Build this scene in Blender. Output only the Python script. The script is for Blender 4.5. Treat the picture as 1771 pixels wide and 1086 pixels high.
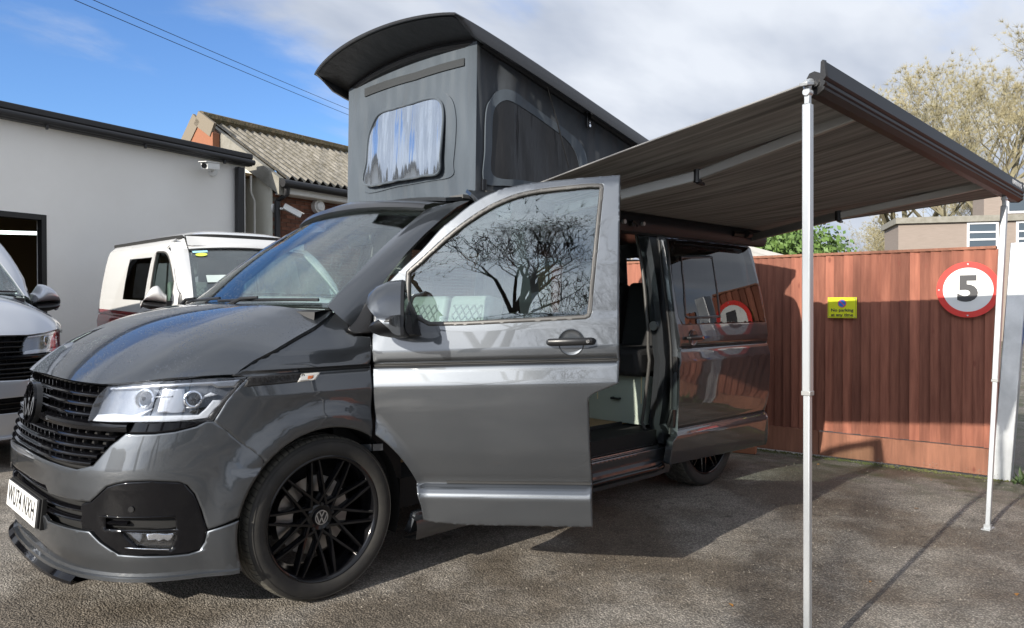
import bpy, bmesh, math, random
import numpy as np
from mathutils import Vector, Matrix
from mathutils.bvhtree import BVHTree
from mathutils.geometry import delaunay_2d_cdt
random.seed(7)
D = bpy.data
for o in list(D.objects): D.objects.remove(o)
SC = bpy.context.scene
C = SC.collection
R = math.radians
# ---------------- camera ----------------
CAM = Vector((-1.67, -2.86, 1.256)); F_PX = 1319.0
cd = D.cameras.new('camera'); cam = D.objects.new('camera', cd); C.objects.link(cam); SC.camera = cam
cd.sensor_width = 36; cd.lens = 36*F_PX/1771; cd.clip_start = .05; cd.clip_end = 2000
cam.location = CAM
PITCH = math.atan(14/F_PX)
fw = Vector((.693, .7209, 0)).normalized()
fwd = (fw*math.cos(PITCH) - Vector((0,0,1))*math.sin(PITCH)).normalized()
right = fwd.cross(Vector((0,0,1))).normalized(); up = right.cross(fwd)
cam.rotation_euler = Matrix((right, up, -fwd)).transposed().to_euler()
SC.render.resolution_x = 1024; SC.render.resolution_y = 628
# ---------------- world ----------------
SUN_EL = R(22.6)
sun_to = Vector((-.9955*math.cos(SUN_EL), -.095*math.cos(SUN_EL), math.sin(SUN_EL)))
W = D.worlds.new('World'); SC.world = W; W.use_nodes = True
nt = W.node_tree; nt.nodes.clear()
def N(t, **k):
    n = nt.nodes.new(t)
    for a, b in k.items(): setattr(n, a, b)
    return n
L = nt.links.new
sky = N('ShaderNodeTexSky', sky_type='NISHITA', sun_disc=False, sun_elevation=SUN_EL, sun_rotation=math.atan2(sun_to.x, sun_to.y), air_density=1.0, dust_density=.4, ozone_density=2.0)
tc = N('ShaderNodeTexCoord')
sep = N('ShaderNodeSeparateXYZ'); L(tc.outputs['Generated'], sep.inputs[0])
# cloud layer: direction divided by height, so that the clouds lie on a flat deck
zz = N('ShaderNodeMath', operation='MAXIMUM'); L(sep.outputs['Z'], zz.inputs[0]); zz.inputs[1].default_value = .0
za = N('ShaderNodeMath', operation='ADD'); L(zz.outputs[0], za.inputs[0]); za.inputs[1].default_value = .22
dv = N('ShaderNodeVectorMath', operation='DIVIDE'); L(tc.outputs['Generated'], dv.inputs[0])
cz = N('ShaderNodeCombineXYZ')
for i in range(3): L(za.outputs[0], cz.inputs[i])
L(cz.outputs[0], dv.inputs[1])
rot = N('ShaderNodeMapping'); L(dv.outputs[0], rot.inputs[0]); rot.inputs['Rotation'].default_value = (0,0,R(-35)); rot.inputs['Scale'].default_value = (1.0,1.9,1)
rot.inputs['Location'].default_value = (3.1, 1.4, 0)
n1 = N('ShaderNodeTexNoise'); L(rot.outputs[0], n1.inputs['Vector']); n1.inputs['Scale'].default_value = 1.1; n1.inputs['Detail'].default_value = 7; n1.inputs['Roughness'].default_value = .55
n1.inputs['Distortion'].default_value = .25
dt = N('ShaderNodeVectorMath', operation='DOT_PRODUCT'); L(tc.outputs['Generated'], dt.inputs[0]); dt.inputs[1].default_value = (.10, .99, .0)
mr = N('ShaderNodeMapRange', interpolation_type='SMOOTHSTEP'); L(dt.outputs['Value'], mr.inputs['Value'])
mr.inputs['From Min'].default_value = .78; mr.inputs['From Max'].default_value = 1.0; mr.inputs['To Min'].default_value = .20; mr.inputs['To Max'].default_value = -.32
ad = N('ShaderNodeMath', operation='ADD'); L(n1.outputs['Fac'], ad.inputs[0]); L(mr.outputs[0], ad.inputs[1])
cm = N('ShaderNodeMapRange', interpolation_type='SMOOTHSTEP'); L(ad.outputs[0], cm.inputs['Value']); cm.inputs['From Min'].default_value = .38; cm.inputs['From Max'].default_value = .66
n2 = N('ShaderNodeTexNoise'); L(rot.outputs[0], n2.inputs['Vector']); n2.inputs['Scale'].default_value = 1.3; n2.inputs['Detail'].default_value = 5; n2.inputs['Roughness'].default_value = .5
cc = N('ShaderNodeValToRGB'); L(n2.outputs['Fac'], cc.inputs[0])
cc.color_ramp.elements[0].position = .36; cc.color_ramp.elements[0].color = (3.9,4.4,5.4,1)
cc.color_ramp.elements[1].position = .64; cc.color_ramp.elements[1].color = (6.9,7.3,8.0,1)
bl = N('ShaderNodeMix', data_type='RGBA', blend_type='MULTIPLY'); bl.inputs[0].default_value = 1
L(sky.outputs[0], bl.inputs[6]); bl.inputs[7].default_value = (.92,1.24,1.72,1)
# clouds glow where they lie close to the sun
ds = N('ShaderNodeVectorMath', operation='DOT_PRODUCT'); L(tc.outputs['Generated'], ds.inputs[0]); ds.inputs[1].default_value = tuple(sun_to)
gl_ = N('ShaderNodeMapRange', interpolation_type='SMOOTHSTEP'); L(ds.outputs['Value'], gl_.inputs[0]); gl_.inputs[1].default_value = .80; gl_.inputs[2].default_value = 1.0; gl_.inputs[3].default_value = 1.0; gl_.inputs[4].default_value = 4.0
cs = N('ShaderNodeVectorMath', operation='SCALE'); L(cc.outputs[0], cs.inputs[0]); L(gl_.outputs[0], cs.inputs['Scale'])
mx = N('ShaderNodeMix', data_type='RGBA'); L(cm.outputs[0], mx.inputs[0]); L(bl.outputs[2], mx.inputs[6]); L(cs.outputs[0], mx.inputs[7])
bg = N('ShaderNodeBackground'); L(mx.outputs[2], bg.inputs[0]); bg.inputs[1].default_value = .085
wo = N('ShaderNodeOutputWorld'); L(bg.outputs[0], wo.inputs[0])
# ---------------- sun ----------------
sl = D.lights.new('sun', 'SUN'); so = D.objects.new('sun', sl); C.objects.link(so)
sl.energy = 5.0; sl.angle = R(.55); sl.color = (1, .93, .82)
so.rotation_euler = (-sun_to).to_track_quat('-Z', 'Y').to_euler(); so.location = (0,0,30)
# ---------------- exposure ----------------
SC.view_settings.view_transform = 'Standard'; SC.view_settings.look = 'None'
SC.view_settings.exposure = .52; SC.view_settings.gamma = 1; SC.view_settings.use_curve_mapping = False
SC.render.engine = 'CYCLES'
SC.cycles.max_bounces = 12; SC.cycles.transmission_bounces = 12; SC.cycles.transparent_max_bounces = 16; SC.cycles.caustics_reflective = False; SC.cycles.caustics_refractive = False

# ---------------- helpers: tags, materials, meshes ----------------
def tag(o, label=None, cat=None, group=None, kind=None):
    if label: o['label'] = label
    if cat: o['category'] = cat
    if group: o['group'] = group
    if kind: o['kind'] = kind
    return o
def empty(name, loc=(0,0,0), rz=0):
    o = D.objects.new(name, None); C.objects.link(o); o.location = loc; o.rotation_euler = (0,0,rz); o.empty_display_size = .2
    return o
MATS = {}
def mat(name, col=(.5,.5,.5), rough=.5, metal=0, coat=0, coat_rough=.03, spec=.5, trans=0, ior=1.45, alpha=1, emit=None, es=1,
        noise=None, bump=None, sheen=0, vor=None, stretch=None, aniso=0):
    """noise=(scale, amount, colour2) blends a second colour by noise; bump=(scale, strength, distance)"""
    m = D.materials.new(name); m.use_nodes = True; t = m.node_tree; b = t.nodes['Principled BSDF']; MATS[name] = m
    b.inputs['Base Color'].default_value = (*col, 1); b.inputs['Roughness'].default_value = rough; b.inputs['Metallic'].default_value = metal
    b.inputs['Coat Weight'].default_value = coat; b.inputs['Coat Roughness'].default_value = coat_rough
    b.inputs['Specular IOR Level'].default_value = spec; b.inputs['Transmission Weight'].default_value = trans; b.inputs['IOR'].default_value = ior
    b.inputs['Alpha'].default_value = alpha; b.inputs['Sheen Weight'].default_value = sheen
    if emit: b.inputs['Emission Color'].default_value = (*emit, 1); b.inputs['Emission Strength'].default_value = es
    vec = None
    if noise or bump or vor:
        g = t.nodes.new('ShaderNodeTexCoord'); mp = t.nodes.new('ShaderNodeMapping'); t.links.new(g.outputs['Object'], mp.inputs[0])
        if stretch: mp.inputs['Scale'].default_value = stretch
        vec = mp.outputs[0]
    if noise:
        n = t.nodes.new('ShaderNodeTexNoise'); t.links.new(vec, n.inputs['Vector']); n.inputs['Scale'].default_value = noise[0]; n.inputs['Detail'].default_value = 8; n.inputs['Roughness'].default_value = .6
        r = t.nodes.new('ShaderNodeMapRange'); t.links.new(n.outputs['Fac'], r.inputs[0]); r.inputs[1].default_value = .35; r.inputs[2].default_value = .68; r.inputs[4].default_value = noise[1]
        x = t.nodes.new('ShaderNodeMix'); x.data_type = 'RGBA'; t.links.new(r.outputs[0], x.inputs[0])
        x.inputs[6].default_value = (*col, 1); x.inputs[7].default_value = (*noise[2], 1); t.links.new(x.outputs[2], b.inputs['Base Color'])
    if bump:
        n = t.nodes.new('ShaderNodeTexNoise'); t.links.new(vec, n.inputs['Vector']); n.inputs['Scale'].default_value = bump[0]; n.inputs['Detail'].default_value = bump[3] if len(bump) > 3 else 5
        u = t.nodes.new('ShaderNodeBump'); u.inputs['Strength'].default_value = bump[1]; u.inputs['Distance'].default_value = bump[2]
        t.links.new(n.outputs['Fac'], u.inputs['Height']); t.links.new(u.outputs[0], b.inputs['Normal'])
    return m
def link(name, me, m=None, parent=None, smooth=None):
    o = D.objects.new(name, me); C.objects.link(o)
    if m is not None:
        for q in (m if isinstance(m, (list, tuple)) else [m]): me.materials.append(q)
    if parent is not None: o.parent = parent
    if smooth is not None:
        for p in me.polygons: p.use_smooth = True
        me.set_sharp_from_angle(angle=R(smooth))
    return o
class MB:
    """collects shapes, then build() links them as ONE mesh object"""
    def __init__(s): s.v = []; s.f = []; s.mi = []; s.cur = 0
    def add(s, vs, fs):
        b = len(s.v); s.v += [tuple(v) for v in vs]; s.f += [tuple(b+i for i in f) for f in fs]; s.mi += [s.cur]*len(fs); return s
    def box(s, a, b, M=None):
        x0,y0,z0 = a; x1,y1,z1 = b
        vs = [Vector(p) for p in ((x0,y0,z0),(x1,y0,z0),(x1,y1,z0),(x0,y1,z0),(x0,y0,z1),(x1,y0,z1),(x1,y1,z1),(x0,y1,z1))]
        if M is not None: vs = [M@v for v in vs]
        return s.add(vs, [(0,3,2,1),(4,5,6,7),(0,1,5,4),(1,2,6,5),(2,3,7,6),(3,0,4,7)])
    def tube(s, pts, r, n=10, cap=True, up=None, sx=1.0):
        pts = [Vector(p) for p in pts]; rs = r if isinstance(r, (list, tuple)) else [r]*len(pts)
        vs = []; fs = []; pa = None
        for i, p in enumerate(pts):
            t = (pts[min(i+1,len(pts)-1)] - pts[max(i-1,0)]).normalized()
            if pa is None:
                a = Vector(up) if up else (Vector((0,0,1)) if abs(t.z) < .9 else Vector((1,0,0)))
            else: a = pa
            a = (a - t*a.dot(t)).normalized(); pa = a; b = t.cross(a)
            for k in range(n):
                an = 2*math.pi*k/n
                vs.append(p + a*math.cos(an)*rs[i] + b*math.sin(an)*rs[i]*sx)
        for i in range(len(pts)-1):
            for k in range(n):
                k2 = (k+1) % n; fs.append((i*n+k, i*n+k2, (i+1)*n+k2, (i+1)*n+k))
        if cap: fs.append(tuple(range(n))[::-1]); fs.append(tuple((len(pts)-1)*n+k for k in range(n)))
        return s.add(vs, fs)
    def beam(s, p, q, w, h, up=(0,0,1)):
        p = Vector(p); q = Vector(q); t = (q-p).normalized(); a = Vector(up); a = (a-t*a.dot(t)).normalized(); b = t.cross(a)
        vs = [e + b*sx*w/2 + a*sz*h/2 for e in (p,q) for sx, sz in ((-1,-1),(1,-1),(1,1),(-1,1))]
        return s.add(vs, [(0,1,2,3),(7,6,5,4),(0,4,5,1),(1,5,6,2),(2,6,7,3),(3,7,4,0)])
    def lathe(s, prof, n=32, M=None, close=False):
        """prof: (radius, y) pairs revolved about the Y axis"""
        vs = []; fs = []
        for k in range(n):
            a = 2*math.pi*k/n
            for r, y in prof: vs.append(Vector((r*math.cos(a), y, r*math.sin(a))))
        m = len(prof)
        for k in range(n):
            k2 = (k+1) % n
            for i in range(m - (0 if close else 1)):
                j = (i+1) % m; fs.append((k*m+i, k*m+j, k2*m+j, k2*m+i))
        if M is not None: vs = [M@v for v in vs]
        return s.add(vs, fs)
    def prism(s, poly, y0, y1, M=None):
        """poly in the XZ plane, extruded along Y"""
        n = len(poly); vs = [Vector((x,y0,z)) for x,z in poly] + [Vector((x,y1,z)) for x,z in poly]
        if M is not None: vs = [M@v for v in vs]
        return s.add(vs, [tuple(range(n)), tuple(range(2*n-1,n-1,-1))] + [(i,i+n,(i+1)%n+n,(i+1)%n) for i in range(n)])
    def loft(s, secs, closed=False, caps=False):
        m = len(secs[0]); vs = [Vector(p) for q in secs for p in q]; fs = []
        for i in range(len(secs)-1):
            for k in range(m if closed else m-1):
                k2 = (k+1) % m; fs.append((i*m+k, i*m+k2, (i+1)*m+k2, (i+1)*m+k))
        if caps: fs.append(tuple(range(m))[::-1]); fs.append(tuple((len(secs)-1)*m+k for k in range(m)))
        return s.add(vs, fs)
    def mesh(s, name, T=None):
        me = D.meshes.new(name); vs = s.v if T is None else [tuple(T@Vector(v)) for v in s.v]
        me.from_pydata(vs, [], s.f); me.update()
        if any(s.mi): me.polygons.foreach_set('material_index', s.mi)
        bm = bmesh.new(); bm.from_mesh(me); bmesh.ops.recalc_face_normals(bm, faces=bm.faces); bm.to_mesh(me); bm.free()
        return me
    def build(s, name, m=None, parent=None, smooth=40, bevel=0, T=None, seg=2):
        me = s.mesh(name, T)
        o = link(name, me, m, parent, smooth)
        if bevel:
            b = o.modifiers.new('bevel', 'BEVEL'); b.width = bevel; b.segments = seg; b.limit_method = 'ANGLE'; b.angle_limit = R(40)
        return o
def ray(px, py):
    d = right*((px-885.5)/F_PX) + up*((543-py)/F_PX) + fwd
    return d.normalized()
def on(px, py, axis, val):
    """where the sight line through a photo pixel meets an axis plane"""
    d = ray(px, py); t = (val - CAM[axis])/d[axis]; return CAM + d*t
def on_plane(px, py, p0, n):
    d = ray(px, py); n = Vector(n); return CAM + d*((Vector(p0)-CAM).dot(n)/d.dot(n))
def cr(pts, k=6, closed=False):
    """Catmull-Rom through points"""
    P = [np.array(p, float) for p in pts]; n = len(P); out = []
    rng = range(n if closed else n-1)
    for i in rng:
        g = (lambda j: P[j % n]) if closed else (lambda j: P[min(max(j,0),n-1)])
        a, b, c, d = g(i-1), g(i), g(i+1), g(i+2)
        for j in range(k):
            t = j/k; out.append(tuple(.5*((2*b)+(c-a)*t+(2*a-5*b+4*c-d)*t*t+(3*b-a-3*c+d)*t**3)))
    if not closed: out.append(tuple(P[-1]))
    return out
def text_mesh(s, size, depth=.001, M=None, font_off=0, sx=1.0, align='CENTER', spacing=1.0):
    cu = D.curves.new('lettering', 'FONT'); cu.body = s; cu.size = size; cu.extrude = depth; cu.align_x = align; cu.align_y = 'CENTER'; cu.offset = font_off; cu.space_character = spacing
    cu.resolution_u = 4
    ob = D.objects.new('lettering', cu); C.objects.link(ob)
    dg = bpy.context.evaluated_depsgraph_get(); me = D.meshes.new_from_object(ob.evaluated_get(dg)); D.objects.remove(ob)
    S = Matrix.Diagonal((sx,1,1,1)); me.transform((M @ S) if M is not None else S); return me
def frame(o, x, y, z=None):
    """4x4 with given origin and x, y axes"""
    x = Vector(x).normalized(); y = Vector(y); y = (y - x*y.dot(x)).normalized(); z = x.cross(y)
    M = Matrix((x, y, z)).transposed().to_4x4(); M.translation = Vector(o); return M
def ss(a, b, x):
    t = min(max((x-a)/(b-a), 0), 1); return t*t*(3-2*t)
def interp(x, xs, ys): return float(np.interp(x, xs, ys))
# ---------------- traced panels on curved surfaces ----------------
class Surf:
    def __init__(s, f, us, vs):
        s.f = f; V = []; s.us = us; s.vs = vs; s.uv = []
        for u in us:
            for v in vs: V.append(f(u, v)); s.uv.append((u, v))
        n = len(vs); P = [(i*n+j, (i+1)*n+j, (i+1)*n+j+1, i*n+j+1) for i in range(len(us)-1) for j in range(n-1)]
        s.P = P; s.bvh = BVHTree.FromPolygons(V, P); s.last = (us[len(us)//2], vs[len(vs)//2])
    def hit(s, px, py, T=None):
        o = CAM.copy(); d = ray(px, py)
        if T is not None: Ti = T.inverted(); o = Ti@o; d = (Ti.to_3x3()@d).normalized()
        loc, nn, idx, dist = s.bvh.ray_cast(o, d)
        if loc is not None:
            q = s.P[idx]; u = sum(s.uv[k][0] for k in q)/4; v = sum(s.uv[k][1] for k in q)/4
        else: u, v = s.last
        on_ = np.array(o); dn = np.array(d)
        for _ in range(14):
            p = np.array(s.f(u, v)); e = p-on_; e -= dn*e.dot(dn)
            hu = (np.array(s.f(u+1e-4, v))-p)/1e-4; hv = (np.array(s.f(u, v+1e-4))-p)/1e-4
            J = np.stack([hu-dn*hu.dot(dn), hv-dn*hv.dot(dn)], 1)
            st = np.linalg.lstsq(J, -e, rcond=.02)[0]; st = np.clip(st, -.06, .06)
            u = min(max(u+st[0], s.us[0]), s.us[-1]); v = min(max(v+st[1], s.vs[0]), s.vs[-1])
        s.last = (u, v); return (float(u), float(v))
    def nrm(s, u, v):
        a = (s.f(u+1e-3, v)-s.f(u-1e-3, v)); b = (s.f(u, v+1e-3)-s.f(u, v-1e-3)); n = a.cross(b); return n.normalized() if n.length > 1e-12 else Vector((0,0,1))
def uvs(surf, pts, T=None):
    return [tuple(p[1:]) if p[0] == 'u' else surf.hit(p[0], p[1], T) for p in pts]
def inpoly(P, poly):
    x, y = P[:,0], P[:,1]; r = np.zeros(len(P), bool); n = len(poly)
    for i in range(n):
        x1, y1 = poly[i]; x2, y2 = poly[(i+1) % n]
        if y1 == y2: continue
        c = ((y1 > y) != (y2 > y)) & (x < (x2-x1)*(y-y1)/(y2-y1)+x1); r ^= c
    return r
def dens(poly, step):
    out = []
    n = len(poly)
    for i in range(n):
        a = np.array(poly[i]); b = np.array(poly[(i+1) % n]); k = max(1, int(math.ceil(np.linalg.norm(b-a)/step)))
        out += [tuple(a+(b-a)*j/k) for j in range(k)]
    return out
def panel_geo(surf, outline, holes=(), us=None, vs=None, off=0.0, thick=.015, step=.03, rnd=.0025, flip=1):
    """sheet of real thickness cut from a curved surface along an outline in its (u, v)"""
    loops = [dens(outline, step)] + [dens(h, step) for h in holes]
    pts = []; edges = []; allb = []
    for lp in loops:
        b = len(pts); pts += lp; n = len(lp); edges += [(b+i, b+(i+1) % n) for i in range(n)]; allb += lp
    nb = len(pts); A = np.array(loops[0]); u0, v0 = A.min(0); u1, v1 = A.max(0)
    ring = []
    for q, lp in enumerate(loops):
        r_ = [p for p in scale_uv(lp, -.007 if q == 0 else .007)]; A_ = np.array(r_); ok = inpoly(A_, loops[0])
        for h in loops[1:]: ok &= ~inpoly(A_, h)
        Bx = np.array(allb); dm = ((A_[:,None,:]-Bx[None])**2).sum(2).min(1)**.5
        ring += [r_[i] for i in range(len(r_)) if ok[i] and dm[i] > .0052]
    us = [u for u in (us if us is not None else np.arange(u0, u1, step)) if u0 < u < u1]; vs = [v for v in (vs if vs is not None else np.arange(v0, v1, step)) if v0 < v < v1]
    G = np.array([(u, v) for u in us for v in vs]).reshape(-1, 2)
    if len(G):
        m = inpoly(G, loops[0])
        for h in loops[1:]: m &= ~inpoly(G, h)
        G = G[m]
        if len(G):
            B = np.array(allb+ring); keep = np.ones(len(G), bool)
            for i in range(0, len(G), 2000):
                d = ((G[i:i+2000,None,:]-B[None])**2).sum(2).min(1); keep[i:i+2000] = d > min(.008, .3*step)**2
            G = G[keep]
    P = [Vector(p) for p in pts] + [Vector(g) for g in ring] + [Vector(g) for g in G]
    vo, eo, fo, ov, oe, of = delaunay_2d_cdt(P, edges, [], 0, 1e-6)
    vo = np.array([tuple(v) for v in vo]); F = np.array([tuple(f) for f in fo if len(f) == 3])
    cen = vo[F].mean(1); m = inpoly(cen, loops[0])
    for h in loops[1:]: m &= ~inpoly(cen, h)
    F = F[m]
    used = sorted(set(F.flatten())); mp = {a: i for i, a in enumerate(used)}
    F = [tuple(mp[a] for a in f) for f in F]; vo = vo[used]
    cnt = {}
    for f in F:
        for a, b in ((f[0],f[1]),(f[1],f[2]),(f[2],f[0])): cnt[(a,b)] = 1
    be = [e for e in cnt if (e[1], e[0]) not in cnt]; bv = set(i for e in be for i in e)
    S = [surf.f(u, v) for u, v in vo]; NN = [surf.nrm(u, v)*flip for u, v in vo]
    # orientation: triangles should turn the way the normals point
    f = F[0]; sgn = 1 if sum((S[f[1]]-S[f[0]]).cross(S[f[2]]-S[f[0]]).dot(NN[f[0]]) for f in F[:200]) > 0 else -1
    if sgn < 0: F = [(f[2],f[1],f[0]) for f in F]; be = [(b, a) for a, b in be]
    out = {}
    for a, b in be:
        e = (S[b]-S[a]); 
        if e.length < 1e-9: continue
        e.normalize()
        for i in (a, b): out[i] = out.get(i, Vector((0,0,0))) + e.cross(NN[i])
    n = len(S); top = [S[i] + NN[i]*(off - (rnd if i in bv else 0)) for i in range(n)]; bot = [S[i] + NN[i]*(off-thick) for i in range(n)]
    nt_ = [(NN[i] + (out[i].normalized()*.8 if rnd > .001 else Vector((0,0,0)))).normalized() if i in out else NN[i] for i in range(n)]
    V = top + bot; NRM = nt_ + [-q for q in NN]; FF = list(F) + [(f[2]+n, f[1]+n, f[0]+n) for f in F]
    bl_ = sorted(bv); ix = {q: k for k, q in enumerate(bl_)}; m0 = 2*n; m1 = m0+len(bl_)
    for q in bl_: V.append(top[q]); NRM.append(out.get(q, NN[q]).normalized())
    for q in bl_: V.append(bot[q]); NRM.append(out.get(q, NN[q]).normalized())
    FF += [(m0+ix[b], m0+ix[a], m1+ix[a], m1+ix[b]) for a, b in be]
    return V, FF, NRM
CY = .952
def scale_uv(poly, dx):
    """move an outline outwards by dx"""
    P = np.array(poly); n = len(P); out = []
    area = sum(P[i][0]*P[(i+1)%n][1]-P[(i+1)%n][0]*P[i][1] for i in range(n)); sg = 1 if area > 0 else -1
    for i in range(n):
        a, b, c = P[i-1], P[i], P[(i+1)%n]; e1 = b-a; e2 = c-b; e1 = e1/max(np.linalg.norm(e1),1e-9); e2 = e2/max(np.linalg.norm(e2),1e-9)
        nn = np.array([e1[1]+e2[1], -(e1[0]+e2[0])]); nn = nn/max(np.linalg.norm(nn),1e-9); k = 1/max(.5, math.sqrt(max(0,(1+e1.dot(e2))/2))); out.append(tuple(b+nn*dx*sg*k))
    return out
def mirror_geo(g):
    V, F = g[0], g[1]; r = [Vector((v.x, 2*CY-v.y, v.z)) for v in V], [tuple(reversed(f)) for f in F]
    return r if len(g) < 3 else (*r, [Vector((q.x,-q.y,q.z)) for q in g[2]])
def geo_obj(name, g, m, parent, T=None, smooth=32):
    me = D.meshes.new(name); vs = g[0] if T is None else [T@v for v in g[0]]
    me.from_pydata([tuple(v) for v in vs], [], g[1]); me.update()
    if len(g) == 3:
        for p in me.polygons: p.use_smooth = True
        nr = g[2] if T is None else [T.to_3x3()@q for q in g[2]]
        me.normals_split_custom_set_from_vertices([tuple(q) for q in nr]); return link(name, me, m, parent)
    bm = bmesh.new(); bm.from_mesh(me); bmesh.ops.recalc_face_normals(bm, faces=bm.faces); bm.to_mesh(me); bm.free()
    return link(name, me, m, parent, smooth)
# ---------------- materials ----------------
def paint(name, col, metal=.75, rough=.36, drops=False, **k):
    m = mat(name, col, rough=rough, metal=metal, coat=1, coat_rough=.02, **k); t = m.node_tree; b = t.nodes['Principled BSDF']; b.inputs['Coat IOR'].default_value = 1.7
    g = t.nodes.new('ShaderNodeTexCoord')
    # fine dirt haze on the clear coat
    n = t.nodes.new('ShaderNodeTexNoise'); t.links.new(g.outputs['Object'], n.inputs['Vector']); n.inputs['Scale'].default_value = 9; n.inputs['Detail'].default_value = 9; n.inputs['Roughness'].default_value = .7
    r = t.nodes.new('ShaderNodeMapRange'); t.links.new(n.outputs['Fac'], r.inputs[0]); r.inputs[1].default_value = .4; r.inputs[2].default_value = .8; r.inputs[3].default_value = .01; r.inputs[4].default_value = .05
    t.links.new(r.outputs[0], b.inputs['Coat Roughness'])
    # slight orange peel and long waves
    w = t.nodes.new('ShaderNodeTexNoise'); t.links.new(g.outputs['Object'], w.inputs['Vector']); w.inputs['Scale'].default_value = 4.0; w.inputs['Detail'].default_value = 1
    u = t.nodes.new('ShaderNodeBump'); u.inputs['Strength'].default_value = .06; u.inputs['Distance'].default_value = .006; t.links.new(w.outputs['Fac'], u.inputs['Height'])
    t.links.new(u.outputs[0], b.inputs['Coat Normal'])
    if drops: add_drops(m, u)
    return m
def add_drops(m, prev=None, scale=95, key='Coat Normal'):
    """rain beads: domes on a voronoi lattice, thinned out by a slow noise"""
    t = m.node_tree; b = t.nodes['Principled BSDF']; g = t.nodes.new('ShaderNodeTexCoord')
    v = t.nodes.new('ShaderNodeTexVoronoi'); t.links.new(g.outputs['Object'], v.inputs['Vector']); v.inputs['Scale'].default_value = scale
    h = t.nodes.new('ShaderNodeMapRange'); t.links.new(v.outputs['Distance'], h.inputs[0]); h.inputs[1].default_value = .33; h.inputs[2].default_value = .05; h.interpolation_type = 'SMOOTHSTEP'
    n = t.nodes.new('ShaderNodeTexNoise'); t.links.new(g.outputs['Object'], n.inputs['Vector']); n.inputs['Scale'].default_value = 5; n.inputs['Detail'].default_value = 3
    k = t.nodes.new('ShaderNodeMapRange'); t.links.new(n.outputs['Fac'], k.inputs[0]); k.inputs[1].default_value = .42; k.inputs[2].default_value = .58
    x = t.nodes.new('ShaderNodeMath'); x.operation = 'MULTIPLY'; t.links.new(h.outputs[0], x.inputs[0]); t.links.new(k.outputs[0], x.inputs[1])
    u = t.nodes.new('ShaderNodeBump'); u.inputs['Strength'].default_value = .8; u.inputs['Distance'].default_value = .0035; t.links.new(x.outputs[0], u.inputs['Height'])
    if prev: t.links.new(prev.outputs[0], u.inputs['Normal'])
    t.links.new(u.outputs[0], b.inputs[key])
M_PAINT = paint('grey_metallic_paint', (.056,.062,.070), rough=.40)
M_BONNET = paint('grey_metallic_paint_wet', (.050,.056,.064), rough=.38, drops=True)
M_BLACK = mat('gloss_black', (.004,.004,.005), rough=.05, spec=.36)
M_SATIN = mat('satin_black', (.012,.012,.013), rough=.35, coat=.1, coat_rough=.2, bump=(60,.1,.002))
M_TRIM = mat('black_plastic', (.018,.018,.019), rough=.55, bump=(400,.2,.0008))
M_RUB = mat('seal_rubber_groove_shade', (.02,.02,.02), rough=.6)  # rubber of the seals, also the dark strips standing in for groove shade
M_SEAL = mat('grey_window_seal', (.06,.058,.055), rough=.38)
M_VOID = mat('dark_inner_plastic', (.008,.008,.008), rough=.8)
M_CHROME = mat('chrome', (.85,.86,.88), rough=.06, metal=1)
M_SILVER = mat('satin_silver', (.55,.56,.58), rough=.3, metal=1)
M_TYRE = mat('tyre_rubber', (.022,.021,.020), rough=.75, noise=(14,.6,(.045,.042,.036)), bump=(90,.2,.001))
M_TREAD = mat('dusty_tread_rubber', (.05,.048,.042), rough=.85, noise=(30,.8,(.12,.112,.09)), bump=(90,.3,.001))
M_RIM = mat('gloss_black_alloy', (.005,.005,.006), rough=.12)
M_DISC = mat('brake_steel', (.35,.34,.33), rough=.35, metal=1)
def thin_glass(name, tint, ior=1.55, drops=False):
    m = D.materials.new(name); m.use_nodes = True; t = m.node_tree; t.nodes.remove(t.nodes['Principled BSDF']); MATS[name] = m; o = t.nodes['Material Output']
    a = t.nodes.new('ShaderNodeBsdfTransparent'); a.inputs[0].default_value = (*tint, 1); g = t.nodes.new('ShaderNodeBsdfGlossy'); g.inputs['Roughness'].default_value = .0; f = t.nodes.new('ShaderNodeFresnel'); gg = t.nodes.new('ShaderNodeNewGeometry'); mi = t.nodes.new('ShaderNodeMix'); t.links.new(gg.outputs['Backfacing'], mi.inputs[0]); mi.inputs[2].default_value = ior; mi.inputs[3].default_value = 1/ior; t.links.new(mi.outputs[0], f.inputs[0])   # a thin pane reflects alike from both faces
    x = t.nodes.new('ShaderNodeMixShader'); t.links.new(f.outputs[0], x.inputs[0]); t.links.new(a.outputs[0], x.inputs[1]); t.links.new(g.outputs[0], x.inputs[2]); t.links.new(x.outputs[0], o.inputs[0])
    if drops:
        c = t.nodes.new('ShaderNodeTexCoord'); v = t.nodes.new('ShaderNodeTexVoronoi'); t.links.new(c.outputs['Object'], v.inputs['Vector']); v.inputs['Scale'].default_value = 85
        h = t.nodes.new('ShaderNodeMapRange'); t.links.new(v.outputs['Distance'], h.inputs[0]); h.inputs[1].default_value = .30; h.inputs[2].default_value = .05
        n = t.nodes.new('ShaderNodeTexNoise'); t.links.new(c.outputs['Object'], n.inputs['Vector']); n.inputs['Scale'].default_value = 6
        k = t.nodes.new('ShaderNodeMapRange'); t.links.new(n.outputs['Fac'], k.inputs[0]); k.inputs[1].default_value = .45; k.inputs[2].default_value = .6
        y = t.nodes.new('ShaderNodeMath'); y.operation = 'MULTIPLY'; t.links.new(h.outputs[0], y.inputs[0]); t.links.new(k.outputs[0], y.inputs[1])
        u = t.nodes.new('ShaderNodeBump'); u.inputs['Strength'].default_value = .8; u.inputs['Distance'].default_value = .003; t.links.new(y.outputs[0], u.inputs['Height']); t.links.new(u.outputs[0], g.inputs['Normal']); t.links.new(u.outputs[0], f.inputs['Normal'])
    return m
M_GLASS = thin_glass('side_glass', (.84,.92,.89), 1.9)
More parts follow.
